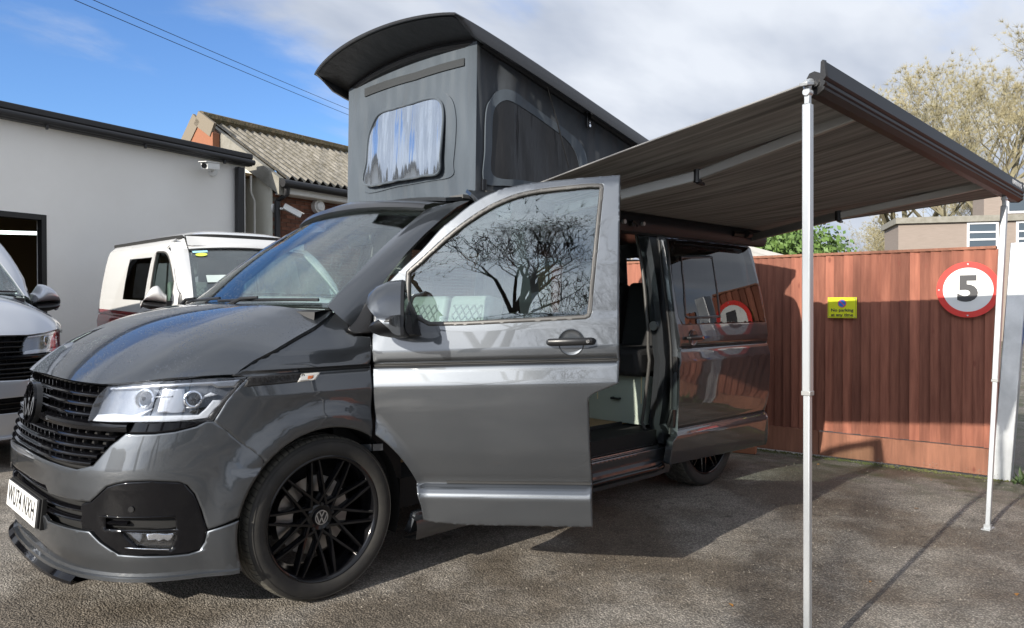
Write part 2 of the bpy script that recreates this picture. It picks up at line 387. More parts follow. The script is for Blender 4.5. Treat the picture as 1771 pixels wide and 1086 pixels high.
M_WIND = thin_glass('windscreen_glass', (.86,.93,.91), 2.2, True)
M_PRIV = thin_glass('privacy_glass', (.30,.31,.31), 1.75)
M_LENS = thin_glass('headlight_lens', (.97,.98,1), 1.75)
M_LED = mat('white_light_guide', (.62,.64,.66), rough=.25, coat=1)
M_HOUS = mat('headlight_housing', (.15,.165,.19), rough=.25, metal=.3)
M_AMBER = mat('indicator_lens', (.75,.72,.66), rough=.1, metal=.4, coat=1)
M_PLATE = mat('white_number_plate', (.78,.78,.76), rough=.35, coat=.4)
M_INK = mat('black_print', (.01,.01,.01), rough=.5)
M_SEATG = mat('grey_green_upholstery', (.30,.32,.31), rough=.55)
M_SEATB = mat('black_upholstery', (.014,.014,.015), rough=.8, bump=(300,.3,.001))
M_CAB = mat('pale_green_cabinet', (.40,.46,.40), rough=.5)
M_WOOD = mat('wood_floor', (.42,.27,.13), rough=.45, noise=(12,.5,(.30,.18,.08)), stretch=(1,8,1))
M_LINING = mat('grey_lining', (.10,.10,.10), rough=.9)
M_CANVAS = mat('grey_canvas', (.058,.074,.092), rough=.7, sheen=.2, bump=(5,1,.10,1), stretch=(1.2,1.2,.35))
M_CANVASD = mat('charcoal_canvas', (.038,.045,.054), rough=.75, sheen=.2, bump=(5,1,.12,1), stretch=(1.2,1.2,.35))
M_MESHW = mat('black_mesh_window', (.010,.010,.011), rough=.35, bump=(2.2,.7,.08), stretch=(1.5,1.5,.4))
M_PVC = mat('clear_pvc_window', (.50,.56,.64), rough=.07, metal=.9, bump=(9,.5,.015,2), stretch=(1.6,1.6,.15))
M_SHELL = mat('grey_roof_shell', (.025,.026,.029), rough=.38, coat=.6, coat_rough=.15, bump=(8,.05,.01))
M_SHELLU = mat('shell_underside', (.012,.012,.013), rough=.45, bump=(10,.4,.02))
# ---------------- body surface of the van ----------------
XS = -.2; RB = 1 + (3.62 - XS)
_z = [.05,.18,.24,.295,.40,.418,.452,.458,.470,.50,.60,.80,.893,.899,.972,.978,.983,.993,.998,1.05,1.13,1.165,1.19,1.40,1.60,1.74,1.80,1.84,1.90]
_y = [.10,.05,.028,.020,.010,.011,.034,.052,.052,.045,.028,.007,.000,.0005,.016,.020,.031,.031,.020,.018,.028,.034,.040,.070,.106,.138,.160,.190,.27]
_zl = [.05,.2,.3,.4,.5,.6]; _yl = [.09,.035,.022,.016,.013,.012]
_xz = [.1,.2,.3,.42,.55,.62,.72,.80,.90,.96,1.0,1.1,1.3]; _x0 = [-.80,-.868,-.902,-.914,-.916,-.913,-.89,-.865,-.835,-.815,-.80,-.76,-.70]
def body(r, z):
    s = abs(r)
    if s <= 1: X = XS - (XS - interp(z, _xz, _x0))*math.cos(math.pi/2*s**1.6)
    elif s <= RB: X = XS + s - 1
    else:
        q = min((s-RB)/1.0, 1); X = 3.62 + (interp(z, [.2,1.0,1.2,1.9],[.30,.32,.31,.17]))*math.sin(math.pi/2*(1-(1-q)**1.6))
    ys = interp(z, _z, _y)
    if X < .35 and z < .6: k = ss(.35, .25, X); ys = ys*(1-k) + interp(z, _zl, _yl)*k
    if X < -.1: k = ss(-.1, -.42, X); ys = ys*(1-k) + .014*k
    if z > 1.0 and X < .34: ys += interp(z, [1.0,1.075,1.15,1.22,1.30],[0,.028,.085,.13,.19])*ss(.34,.06,X)
    if z > .15:
        for wx in (0, 3.0):
            d = math.hypot(X-wx, z-.35)
            if d < .56: ys -= .024*ss(.52,.42,d)
    if s <= 1: v = math.sin(math.pi/2*s**1.6)**.625
    elif s <= RB: v = 1
    else: v = math.cos(math.pi/2*(1-(1-min(s-RB,1))**1.6))**.625 if s < RB+1 else 0
    Y = CY - (CY-ys)*v*(1 if r >= 0 else -1)
    return Vector((X, Y, z))
def rx(X, z=.5):
    if X >= XS: return 1 + X - XS
    w = (XS-X)/(XS-interp(z, _xz, _x0)); return (math.acos(min(1, w))/(math.pi/2))**(1/1.6)
VZ = sorted(set([round(x,4) for x in _z if x >= .15] + [round(x,4) for x in np.arange(.18,1.85,.035)] + [.435,.93,.95,.988]))
RF = list(np.linspace(-1,1,49)); RSD = [rx(x) for x in np.arange(-.15,3.62,.05)]
BODY = Surf(body, RF[:-1] + [1.0] + RSD + list(np.linspace(RB,RB+1,12)), [.1,.15]+VZ)
BFR = Surf(body, list(np.linspace(-1,1.4,60)), [z for z in VZ if z < 1.3])
def arch(wx, a0, a1, rad=.392, n=26):
    return [('u', rx(wx + rad*math.cos(R(a)), .35 + rad*math.sin(R(a))), .35 + rad*math.sin(R(a))) for a in np.linspace(a0, a1, n)]
def bu(poly, holes=(), **k): return panel_geo(BODY, poly, holes, vs=VZ, flip=FLIP, **k)
_n = BODY.nrm(rx(1.5), .7); FLIP = 1 if _n.y < 0 else -1
# opened front door: turns about its front edge and rises a little as it opens
HX, HY = .25, .03
TD = Matrix.Translation((HX, HY, 0)) @ Matrix.Rotation(R(-56.6), 4, 'Z') @ Matrix.Rotation(-math.atan(.040), 4, 'Y') @ Matrix.Translation((-HX, -HY, 0))
# opened sliding door: stands off the body and back
SLX, SLY = 1.16, -.085
TS = Matrix.Translation((SLX, SLY, 0))
van = empty('campervan'); tag(van, 'dark grey pop-top campervan with its front and sliding doors standing open', 'campervan')
def P3(pts, surf=BODY, T=None, off=0.0):
    out = []
    for u, v in uvs(surf, pts, T): out.append(surf.f(u, v) + surf.nrm(u, v)*(FLIP*off))
    return out

# ---- bonnet surface ----
le_px = [(184,667),(240,663),(300,657),(360,652),(405,648)]
le = [BFR.hit(*p) for p in le_px]
shut_uv = uvs(BODY, [(400,650),(434,629),(483,605),(517,585),(544,570),(566,554),(577,542)])
ler = [0] + [abs(q[0]) for q in le]; lez = [.952] + [q[1] for q in le]
RC = ler[-1]
SHX = [body(*q).x for q in shut_uv]
def lead(u):  # leading edge of the bonnet, u from -1 (near) to 1
    r = abs(u)*RC; return r, interp(r, ler, lez)
def xb(u): return .09 - .17*(1-abs(u)**2.2)
EDGE0 = None
def bonnet(u, v):
    r, z = lead(u); p0 = body(r, z) + Vector((0,.0,.0)); a = abs(u)
    k3 = ss(.8,1,a); p3 = Vector((xb(u)-.035*(1-k3)+(SHX[-1]-.09)*k3, CY - a*(CY-.15), 1.243 + .012*(1-a*a)))
    k = ss(.75,1,a)
    p1 = p0 + Vector((.20,0,.155))*(1-k) + Vector((.13,.012,.07))*k
    p2 = p3 + Vector((-.30,0,-.055))*(1-k) + Vector((-.15,-.035,-.085))*k
    w = 1-v; p = p0*(w**3) + p1*(3*w*w*v) + p2*(3*w*v*v) + p3*(v**3)
    p.z += .013*ss(.80,.66,a)*math.sin(math.pi*min(max(v,0),1))**.6
    e0 = EDGE0(v) if EDGE0 else None
    if e0 is not None:
        i = 0
        while i < len(SHX)-2 and e0.x > SHX[i+1]: i += 1
        t = min(max((e0.x-SHX[i])/(SHX[i+1]-SHX[i]), 0), 1); q0, q1 = shut_uv[i], shut_uv[i+1]
        p = p + (body(q0[0]+(q1[0]-q0[0])*t, q0[1]+(q1[1]-q0[1])*t) - e0)*ss(.45,1,a)**1.5
    if u > 0: p.y = 2*CY - p.y
    return p
def _edge0(v):
    global EDGE0
    s_, EDGE0 = EDGE0, None; p = bonnet(-1, v); EDGE0 = s_; return p
EDGE0 = _edge0
UB = sorted(set(list(np.linspace(-1,1,61)))); VB = list(np.linspace(0,1,36))
BON = Surf(bonnet, UB, VB)
def grid_sheet(name, f, us, vs, m, parent, thick=.012, smooth=40, flip=1):
    V = []; n = len(vs); top = [f(u, v) for u in us for v in vs]
    nr = []
    for u in us:
        for v in vs:
            a = f(min(u+1e-3,us[-1]), v)-f(max(u-1e-3,us[0]), v); b = f(u, min(v+1e-3,vs[-1]))-f(u, max(v-1e-3,vs[0])); nr.append(a.cross(b).normalized()*flip)
    k = len(top); bot = [p - q*thick for p, q in zip(top, nr)]
    F = []
    for i in range(len(us)-1):
        for j in range(n-1):
            q = (i*n+j, (i+1)*n+j, (i+1)*n+j+1, i*n+j+1); F.append(q); F.append(tuple(x+k for x in reversed(q)))
    loop = [i*n for i in range(len(us))] + [(len(us)-1)*n+j for j in range(1,n)] + [i*n+n-1 for i in range(len(us)-2,-1,-1)] + [j for j in range(n-2,0,-1)]
    for a, b in zip(loop, loop[1:]+loop[:1]): F.append((b, a, a+k, b+k))
    return geo_obj(name, (top+bot, F), m, parent, None, smooth)
def build_bonnet(parent, m): return grid_sheet('bonnet', bonnet, UB, VB, m, parent, .014)
# ---- windscreen ----
def wind(u, v):
    a = abs(u); b = Vector((xb(u), CY + u*.802, 1.250+.012*(1-a*a))); t = Vector((.75-.10*(1-a**2.4), CY+u*.652, 1.75+.035*(1-a*a)))
    p = b.lerp(t, v); bul = .025*math.sin(math.pi*v)*(1-.3*a); return p + Vector((-.6,0,.8))*bul
UW = list(np.linspace(-1,1,33)); VW = list(np.linspace(0,1,13))
def build_windscreen(parent, m):
    fr = lambda u, v: wind(u*1.0, v)
    o = grid_sheet('windscreen', wind, UW, VW, m, parent, .005, flip=-1)
    mb = MB()   # black printed border just inside the glass
    def strip(f0, f1, n=30):
        a = [f0(i/n) for i in range(n+1)]; b = [f1(i/n) for i in range(n+1)]; mb.loft([a, b])
    ins = Vector((.012,0,-.010))
    for s in (-1,1): strip(lambda t: wind(s, t)+ins, lambda t: wind(s*.955, t)+ins)
    strip(lambda t: wind(-1+2*t, 0)+ins, lambda t: wind(-1+2*t, .05)+ins); strip(lambda t: wind(-1+2*t, 1)+ins, lambda t: wind(-1+2*t, .95)+ins)
    b = mb.build('black_border', M_VOID, o)
    return o
# ---------------- van: panels ----------------
def Z5(x, y): return (x/5.534+140, y/5.534+630)      # photo details measured on enlarged crops
def ZF(x, y): return (x/5.171, y/5.171+800)
def ZG(x, y): return (x/5.171+200, y/5.171+800)
def both(name, geo, m, parent, sm=32):
    a = geo_obj(name, geo, m, parent, None, sm); b = geo_obj(name, mirror_geo(geo), m, parent, None, sm); return a, b
bonnet_o = build_bonnet(van, M_BONNET)
wind_o = build_windscreen(van, M_WIND)
# front bumper, in one piece across the nose
grille_bot = [(217,750),(190,771),(160,805),(132,812)]
gb = uvs(BFR, grille_bot) + [(.30,.634),(.0,.640)]
top_r = uvs(BFR, [(370,729),(357,729),(339,738),(303,747),(266,751),(232,751)])
seam = uvs(BFR, [(458,797),(430,775),(400,752)])
ar1 = [q[1:] for q in arch(0, 141, 168, n=9)][::-1]     # from low to high
low_r = uvs(BFR, [ZG(825,600),ZG(810,560),ZG(770,420),ZG(710,280),ZG(640,200),ZG(560,172),ZG(300,163),ZG(100,172),ZG(0,190),ZF(950,215),ZF(880,280),ZF(800,352)])
lip = uvs(BFR, [ZF(680,342),ZF(560,318),ZF(430,280)])
half = gb[::-1] + top_r[::-1] + seam[::-1] + ar1[::-1] + low_r + lip + [(.25,.535),(0,.535)]
full = half + [(-u, v) for u, v in half[1:-1]][::-1]
bump_geo = panel_geo(BFR, full, us=np.linspace(-1.2,1.2,90), vs=np.arange(.2,.9,.02), step=.025, flip=FLIP)
geo_obj('front_bumper', bump_geo, M_PAINT, van)
# lower valance
vtop = uvs(BFR, [ZF(430,520),ZF(600,580),ZF(800,618),ZF(895,713),ZF(1060,823),ZG(260,838),ZG(500,833),ZG(650,818),ZG(750,788),ZG(800,710),ZG(822,615)])
ar2 = [q[1:] for q in arch(0, 169.5, 199, n=9)]
half = [(0, .418), (.25,.410)] + vtop + ar2 + [(rx(-.385,.23),.225),(.6,.22),(0,.22)]
full = half + [(-u, v) for u, v in half[1:-1]][::-1]
geo_obj('bumper_valance', panel_geo(BFR, full, us=np.linspace(-1.2,1.2,90), vs=np.arange(.2,.6,.02), step=.025, flip=FLIP, off=.004), M_PAINT, van)
# splitter lip: a blade swept round the nose
RSP = rx(-.385, .24); mb = MB(); secs = []
for r in np.linspace(-RSP, RSP, 81):
    p = body(r, .225); n = BODY.nrm(r, .225)*FLIP; n.z = 0; n.normalize(); e = max(.004, .032*(1-abs(r)/RSP*.75)**.7)
    up_ = Vector((0,0,1))
    rise = .008*ss(.6,RSP,abs(r))
    secs.append([p+n*.004+up_*(.030+rise), p+n*(e*.45)+up_*(.002+rise), p+n*e+up_*(-.002+rise), p+n*e+up_*(-.016+rise), p-n*.03+up_*(-.020+rise)])
mb.loft(secs); mb.build('front_splitter', M_PAINT, van, 50)
mb = MB(); secs = []
for r in np.linspace(-.42, .42, 41):
    p = body(r, .225); n = BODY.nrm(r, .225)*FLIP; n.z = 0; n.normalize()
    secs.append([p+n*.026+Vector((0,0,-.014)), p+n*.046+Vector((0,0,-.03)), p+n*.046+Vector((0,0,-.042)), p-n*.03+Vector((0,0,-.045))])
mb.loft(secs); mb.build('splitter_blade', M_BLACK, van, 50)
# black recess behind everything at the nose
def nose_sheet(name, poly, off, m, step=.03, parent=van, thick=.01):
    full = poly + [(-u, v) for u, v in poly[1:-1]][::-1]
    return geo_obj(name, panel_geo(BFR, full, us=np.linspace(-1.2,1.2,80), vs=np.arange(.2,1.0,.025), step=step, flip=FLIP, off=off, thick=thick), m, parent)
gr_r = uvs(BFR, [(184,668),(170,690),(151,729),(226,735),(219,750)])
grille_half = [(0,.955),(.25,.950)] + gr_r + [gb[1], gb[2], gb[3], (.30,.628),(0,.630)]
grille_in = [(u-.055 if (v > .76 and u > .3) else u, v) for u, v in grille_half]
gril = nose_sheet('grille', grille_in, -.035, M_VOID)
# horizontal grille bars, each swept along the nose
def gx(poly, z):
    """outermost r of an outline at height z"""
    best = 0; n = len(poly)
    for i in range(n):
        (a, b), (c, d) = poly[i], poly[(i+1) % n]
        if (b-z)*(d-z) <= 0 and b != d: best = max(best, a+(c-a)*(z-b)/(d-b))
    return best
def bar(name, z, rmax, h, d0, d1, m, parent, r0=None, n=41, nose=True):
    mb = MB(); secs = []
    for r in np.linspace(-rmax if r0 is None else r0, rmax, n):
        p = body(r, z); q = BODY.nrm(r, z)*FLIP; q.z = 0; q.normalize()
        secs.append([p+q*d0+Vector((0,0,-h*.35)), p+q*d1+Vector((0,0,-h*.5)), p+q*(d1+.004), p+q*d1+Vector((0,0,h*.3)), p+q*(d0)+Vector((0,0,h*.6))])
    mb.loft(secs, closed=True, caps=True); return mb.build(name, m, parent, 50)
for z in (.905,.868,.830): bar('grille_bar', z, gx(grille_half, z)-.008, .016, -.03, -.004, M_BLACK, gril)
bar('grille_bar', .792, gx(grille_half, .785)-.006, .034, -.03, .003, M_BLACK, gril)
for z in (.748,.712,.680,.652): bar('grille_bar', z, gx(grille_half, z)-.012, .015, -.03, -.002, M_BLACK, gril)
mb = MB()
for z0 in (.92,.886,.849,.812,.768,.73,.696,.665):
    rm = gx(grille_half, z0)
    for k in range(-11, 12):
        r = k*.048
        if abs(r) < rm-.02:
            p = body(r, z0) + Vector((.028,0,0)); mb.box(p+Vector((-.018,-.003,-.017)), p+Vector((.01,.003,.017)))
tag(mb.build('grille_ribs', M_BLACK, gril), kind='stuff')
# marque roundel
def emblem(M, rad, parent, m_ring, m_back=None, dep=.006, name='emblem'):
    mb = MB(); k = 40
    ring = lambda r, d: [Vector((r*math.cos(2*math.pi*i/k), r*math.sin(2*math.pi*i/k), d)) for i in range(k)]
    mb.loft([ring(rad,0), ring(rad,dep), ring(rad*.88,dep), ring(rad*.88,0)], closed=True)
    w = rad*.15
    for pl in ([(-.36,.80),(-.02,.12),(.02,.12),(.36,.80)], [(-.78,.40),(-.34,-.76),(-.02,-.06),(.02,-.06),(.34,-.76),(.78,.40)]):
        for a, b in zip(pl, pl[1:]): mb.beam((a[0]*rad,a[1]*rad,dep*.5),(b[0]*rad,b[1]*rad,dep*.5), w, dep)
    mb.v = [tuple(M@Vector(v)) for v in mb.v]; o = mb.build(name, m_ring, parent)
    if m_back:
        mb = MB(); mb.add([Vector((0,0,.001))] + ring(rad,.001) + ring(rad*1.03,-.02), [(0,i+1,(i+1)%k+1) for i in range(k)] + [(i+1, i+1+k, (i+1)%k+1+k, (i+1)%k+1) for i in range(k)])
        mb.v = [tuple(M@Vector(v)) for v in mb.v]; mb.build(name+'_back', m_back, o if name != 'emblem' else parent)
    return o
emblem(frame((-.885, CY, .838), (0,-1,0), (.12,0,1)), .088, gril, M_BLACK, M_SATIN, dep=.012)
# lower intake, blades and the gloss black fog surrounds
low_half = [(0,.536),(.25,.536)] + lip[::-1] + [low_r[-1], (low_r[-1][0]+.03, .50), (.60,.30), (.5,.36), vtop[2], vtop[1], vtop[0], (.25,.408), (0,.416)]
inner = [(0,.545),(.5,.55),(.84,.60),(.84,.28),(.5,.28),(0,.40)]
nose_sheet('lower_intake', inner, -.045, M_VOID)
for z in (.515,.468,.430): bar('intake_blade', z, .62, .013, -.035, -.012, M_BLACK, van)
fs = uvs(BFR, [ZF(800,356),ZF(880,282),ZF(950,218),ZG(0,193),ZG(100,177),ZG(300,168),ZG(555,178),ZG(630,205),ZG(700,285),ZG(760,422),ZG(802,560),ZG(818,600),ZG(795,705),ZG(745,783),ZG(648,813),ZG(500,828),ZG(260,833),ZF(1060,818),ZF(900,708),ZF(810,610),ZF(720,600),ZF(720,370)])
foghole = uvs(BFR, [ZG(40,628),ZG(545,628),ZG(492,782),ZG(178,765)])
sl1 = uvs(BFR, [ZG(-100,500),ZG(530,500),ZG(540,600),ZG(-100,600)])
fsg = panel_geo(BFR, fs, [foghole, sl1], us=np.linspace(-1.2,1.2,120), vs=np.arange(.2,.9,.015), step=.018, flip=FLIP, off=-.001, rnd=.006)
foga, fogb = both('fog_lamp_surround', fsg, M_BLACK, van)
slot = panel_geo(BFR, uvs(BFR, [ZG(-110,495),ZG(540,495),ZG(550,605),ZG(-110,605)]), off=-.03, thick=.01, flip=FLIP); both('surround_slot', slot, M_VOID, van)
sh = panel_geo(BFR, uvs(BFR, [ZG(-150,475),ZG(525,474),ZG(530,484),ZG(-150,488)]), off=.004, thick=.006, flip=FLIP); both('surround_trim', sh, M_BLACK, van)
fl = panel_geo(BFR, uvs(BFR, [ZG(40,628),ZG(545,628),ZG(492,782),ZG(178,765)]), off=-.012, thick=.006, flip=FLIP); both('fog_lamp', fl, M_LENS, van)
fb = panel_geo(BFR, uvs(BFR, [ZG(30,620),ZG(555,620),ZG(500,790),ZG(170,775)]), off=-.04, thick=.01, flip=FLIP); both('fog_lamp_bowl', fb, M_VOID, van)
fb = panel_geo(BFR, uvs(BFR, [ZG(245,665),ZG(500,650),ZG(505,690),ZG(450,735),ZG(410,715),ZG(360,740),ZG(330,720),ZG(250,730)]), off=-.028, thick=.008, flip=FLIP); both('fog_lamp_reflector', fb, M_CHROME, van)
fb = panel_geo(BFR, uvs(BFR, [ZG(70,645),ZG(200,640),ZG(205,700),ZG(180,740)]), off=-.028, thick=.008, flip=FLIP); both('fog_lamp_reflector', fb, M_HOUS, van)
fb = panel_geo(BFR, uvs(BFR, [ZG(85,756),ZG(480,772),ZG(478,780),ZG(85,764)]), off=.006, thick=.006, flip=FLIP); both('fog_lamp_trim', fb, M_CHROME, van)
for s in (0,1):
    p = P3([ZG(140,418)], BFR)[0]; nn = BODY.nrm(*BFR.hit(*ZG(140,418)))*FLIP
    if s: p = Vector((p.x, 2*CY-p.y, p.z)); nn = Vector((nn.x,-nn.y,nn.z))
    MB().tube([p-nn*.01, p+nn*.004], .011, 14).build('parking_sensor', M_SATIN, van)
# number plate
PM = frame((-.925, CY, .414), (0,-1,0), (.10,0,1))
mb = MB().box((-.270,-.058,-.012),(.270,.058,-.001)); mb.v = [tuple(PM@Vector(v)) for v in mb.v]; pb = mb.build('plate_holder', M_TRIM, van, bevel=.003)
mb = MB().box((-.26,-.0555,0),(.26,.0555,.003)); mb.v = [tuple(PM@Vector(v)) for v in mb.v]; npl = mb.build('number_plate', M_PLATE, pb, bevel=.001)
link('plate_lettering', text_mesh('WU74 NXH', .106, .0004, PM @ Matrix.Translation((0,0,.0036)), .0010, .80, spacing=1.10), M_INK, npl)
mb = MB().box((-.285,-.062,-.03),(.285,.062,-.0125)); mb.v = [tuple(PM@Vector(v)) for v in mb.v]; mb.build('plate_recess', M_VOID, pb)
# ---- headlights ----
hl = [Z5(65,542),Z5(85,470),Z5(110,400),Z5(150,320),Z5(245,212),Z5(500,188),Z5(800,160),Z5(1200,134),Z5(1590,118),Z5(1530,222),Z5(1350,412),Z5(1262,542),Z5(900,550),Z5(500,552)]
hu = uvs(BFR, hl)
lens = panel_geo(BFR, hu, us=np.linspace(-1.2,1.2,150), vs=np.arange(.7,1.1,.012), step=.014, off=.003, thick=.003, flip=FLIP)
hous = panel_geo(BFR, hu, step=.03, off=-.030, thick=.01, flip=FLIP)
def bz(pts, off, thick=.01): return panel_geo(BFR, uvs(BFR, [Z5(*p) for p in pts]), step=.02, off=off, thick=thick, flip=FLIP, rnd=.0015)
hp = [('headlight_brow', bz([(250,222),(500,200),(800,182),(1535,143),(1480,222),(1300,228),(1255,203),(1100,205),(800,222),(250,240)], -.010, .03), M_SILVER),
      ('daytime_light', bz([(72,545),(130,478),(300,470),(480,488),(680,420),(560,492),(900,492),(1120,488),(1190,430),(1262,345),(1355,347),(1220,512),(900,546),(400,550)], -.012, .02), M_LED),
      ('light_guide', bz([(525,402),(585,402),(682,305),(860,300),(860,312),(695,318),(597,414),(525,412)], -.010, .01), M_LED),
      ('light_guide', bz([(1000,410),(1080,410),(1180,300),(1240,270),(1310,295),(1190,316),(1090,422),(1000,420)], -.010, .01), M_LED),
      ('reflector', bz([(760,235),(980,235),(985,460),(700,470)], -.016, .01), M_SILVER),
      ('headlight_divider', bz([(1010,470),(1110,420),(1190,415),(1110,478)], -.018, .02), M_VOID),
      ('headlight_edge', bz([(1590,118),(1530,222),(1350,412),(1262,542),(1215,512),(1350,350),(1480,222),(1530,150)], -.006, .03), M_SATIN)]
for s in (0, 1):
    g = (lambda x: mirror_geo(x)) if s else (lambda x: x)
    ho = geo_obj('headlight', g(hous), M_HOUS, van); geo_obj('lens', g(lens), M_LENS, ho)
    hd_ = dens(hu, .03); e0 = [body(*q)+BODY.nrm(*q)*(FLIP*-.002) for q in hd_]; e1 = [body(*q)+BODY.nrm(*q)*(FLIP*-.032) for q in hd_]; wl = MB(); wl.loft([e0, e1], closed=True)
    geo_obj('headlight_wall', g(([Vector(v) for v in wl.v], wl.f)), M_HOUS, ho)
    for nm, ge, mm in hp: geo_obj(nm, g(ge), mm, ho)
    for c, rr in (((600,330), .030), ((1070,335), .026)):
        uv = BFR.hit(*Z5(*c)); p = BFR.f(*uv); nn = BODY.nrm(*uv)*FLIP
        if s: p = Vector((p.x, 2*CY-p.y, p.z)); nn = Vector((nn.x,-nn.y,nn.z))
        M = frame(p-nn*.034, nn.cross(Vector((0,0,1))), nn)   # y axis along the normal
        MB().lathe([(rr*1.3,0),(rr*1.3,.03),(rr*1.12,.032),(rr*1.08,.012),(rr,.012)], 24, M).build('projector_ring', M_CHROME, ho)
        MB().lathe([(rr,.0),(rr*.96,.014),(rr*.8,.024),(rr*.5,.032),(0.0001,.036)], 24, M).build('projector', M_BLACK, ho)
# black strip below the headlights
both('headlight_underline', panel_geo(BFR, uvs(BFR, [Z5(440,662),Z5(490,578),Z5(500,556),Z5(900,553),Z5(1255,546),Z5(1190,555),Z5(1100,590),Z5(900,640),Z5(700,662)]), off=-.006, flip=FLIP, step=.02), M_BLACK, van)
both('headlight_backing', panel_geo(BFR, uvs(BFR, [Z5(200,200),Z5(60,560),Z5(440,700),Z5(800,700),Z5(1300,560),Z5(1600,100)]), off=-.075, flip=FLIP), M_VOID, van)
# ---- front wings ----
shut = [(400,650),(434,629),(483,605),(517,585),(544,570),(566,554)]
sh_uv = uvs(BODY, shut)
a_wing = [q[1:] for q in arch(0, 57, 139, n=22)]
wing_out = uvs(BODY, [(370,729),(392,694),(415,667),(430,652)]) + uvs(BODY, [(401,650)]) + sh_uv[1:] + uvs(BODY, [(579,538)]) + [(rx(.215),1.235)] + uvs(BODY, [(601,574),(613,580),(641,582),(642,640),(643,760)]) + a_wing + uvs(BODY, [(458,797),(430,775),(400,752)])
wing_geo = panel_geo(BODY, wing_out, us=[rx(x) for x in np.arange(-.5,.3,.022)]+list(np.linspace(.5,1,24)), vs=sorted(VZ+list(np.arange(.9,1.25,.02))), step=.025, flip=FLIP)
both('front_wing', wing_geo, M_PAINT, van)
strip = panel_geo(BODY, uvs(BODY, [(433,651),(510,646),(521,646),(514,661),(440,668),(421,670)]), step=.02, off=.003, thick=.006, flip=FLIP)
ind = panel_geo(BODY, uvs(BODY, [(521,647),(554,644),(545,657),(514,661)]), step=.02, off=.006, thick=.008, flip=FLIP)
both('wing_trim_strip', strip, M_TRIM, van); both('side_indicator', ind, M_AMBER, van)
ind2 = panel_geo(BODY, uvs(BODY, [(531,649),(543,648),(541,655),(529,656)]), step=.02, off=.0075, thick=.003, flip=FLIP)
both('indicator_bulb', ind2, mat('amber_bulb', (.5,.12,.02), rough=.2, coat=1), van)
pa, pb_ = P3([(478,656)], off=.0045)[0], P3([(512,653)], off=.0045)[0]
link('strip_lettering', text_mesh('TRANSPORTER', .034, .0006, frame(pa, pb_-pa, (0,0,1)), 0, 1.0, spacing=1.15), M_SATIN, van)
# ---- pillars ----
op = uvs(BODY, [(612,572),(640,522),(672,476),(704,436),(735,404),(764,378),(790,358),(812,347)])
pil = MB(); secs = []
for i, q in enumerate(op):
    t = i/(len(op)-1); pin = wind(-1, t); pout = body(*q); nn = BODY.nrm(*q)*FLIP
    mid = pin.lerp(pout, .5) + Vector((-.55,-.6,.25))*.035*(1-.25*t)
    secs.append([pin+Vector((.02,.01,-.02)), pin+Vector((-.004,-.002,.004)), pin.lerp(mid,.55)+Vector((-.008,-.008,.004)), mid, mid.lerp(pout,.55)+nn*.008, pout, pout-nn*.012, pout-nn*.05+Vector((.02,0,0)), pout-nn*.05+Vector((.05,.02,0))])
pil.loft(secs); V = [Vector(v) for v in pil.v]
both('windscreen_pillar', (V, pil.f), M_PAINT, van, 50)
# black triangle between wing and door
tri = panel_geo(BODY, uvs(BODY, [(601,572),(643,514),(645,540),(640,577),(612,579)]), off=.016, thick=.03, flip=FLIP); both('pillar_corner_trim', tri, M_SATIN, van)
# cowl and wipers
mb = MB(); mb.loft([[wind(u,0)+Vector((-.05,0,-.022)) for u in np.linspace(-.98,.98,30)], [wind(u,0)+Vector((.0,0,-.012)) for u in np.linspace(-.98,.98,30)], [wind(u,0)+Vector((.08,0,-.02)) for u in np.linspace(-.98,.98,30)]])
mb.loft([[wind(u,0)+Vector((-.05,0,-.022)) for u in np.linspace(-.98,.98,30)], [wind(u,0)+Vector((-.06,0,-.12)) for u in np.linspace(-.98,.98,30)]])
mb.build('scuttle_panel', M_TRIM, van)
def wiper(u0, u1, piv, h0=.035, h1=.012):
    def wp(u, v, o): p = wind(u, v); return p + Vector((-.62,0,.78))*o
    n = 14; pts = [wp(u0+(u1-u0)*i/n, h0+(h1-h0)*i/n, .016) for i in range(n+1)]
    b = MB().tube(pts, .0075, 6).build('wiper_blade', M_SATIN, van)
    mb = MB(); pv = wp(*piv, .0) + Vector((-.03,0,.0)); mid = pts[7]+Vector((-.005,0,.012))
    mb.tube([pv, pv+Vector((0,0,.02))], .016, 12); mb.tube([pv+Vector((0,0,.015)), pv.lerp(mid,.5)+Vector((-.012,0,.018)), mid], [.011,.009,.006], 8); mb.build('wiper_arm', M_SATIN, b)
wiper(-.93, -.05, (-.30, -.02)); wiper(-.02, .86, (.62, -.02))
mb = MB().box((-.05,-.018,-.02),(.05,.018,.02)); hm = frame(wind(-.10,.93)+Vector((.03,0,-.03)), (0,-1,0), (.1,0,1)); mb.v = [tuple(hm@Vector(v)) for v in mb.v]
mir_in = MB().box((.78-.02, CY-.12, 1.60),(.78+.01, CY+.12, 1.67)).build('rear_view_mirror', M_SATIN, van, bevel=.01)
# header lip above the windscreen
def hdr(u, k):
    p = wind(u, 1); a = abs(u)
    return [p+Vector((.0,0,.0)), p+Vector((-.018,0,.012)), p+Vector((-.006,0,.040-.01*a)), p+Vector((.05,0,.064-.02*a)), p+Vector((.20,0,.085-.03*a)), p+Vector((.50,0,.10-.04*a))][k]
mb = MB(); us_ = np.linspace(-1,1,41); mb.loft([[hdr(u,k) for k in range(6)] for u in us_]); mb.build('roof_header', M_SHELL, van, 50)
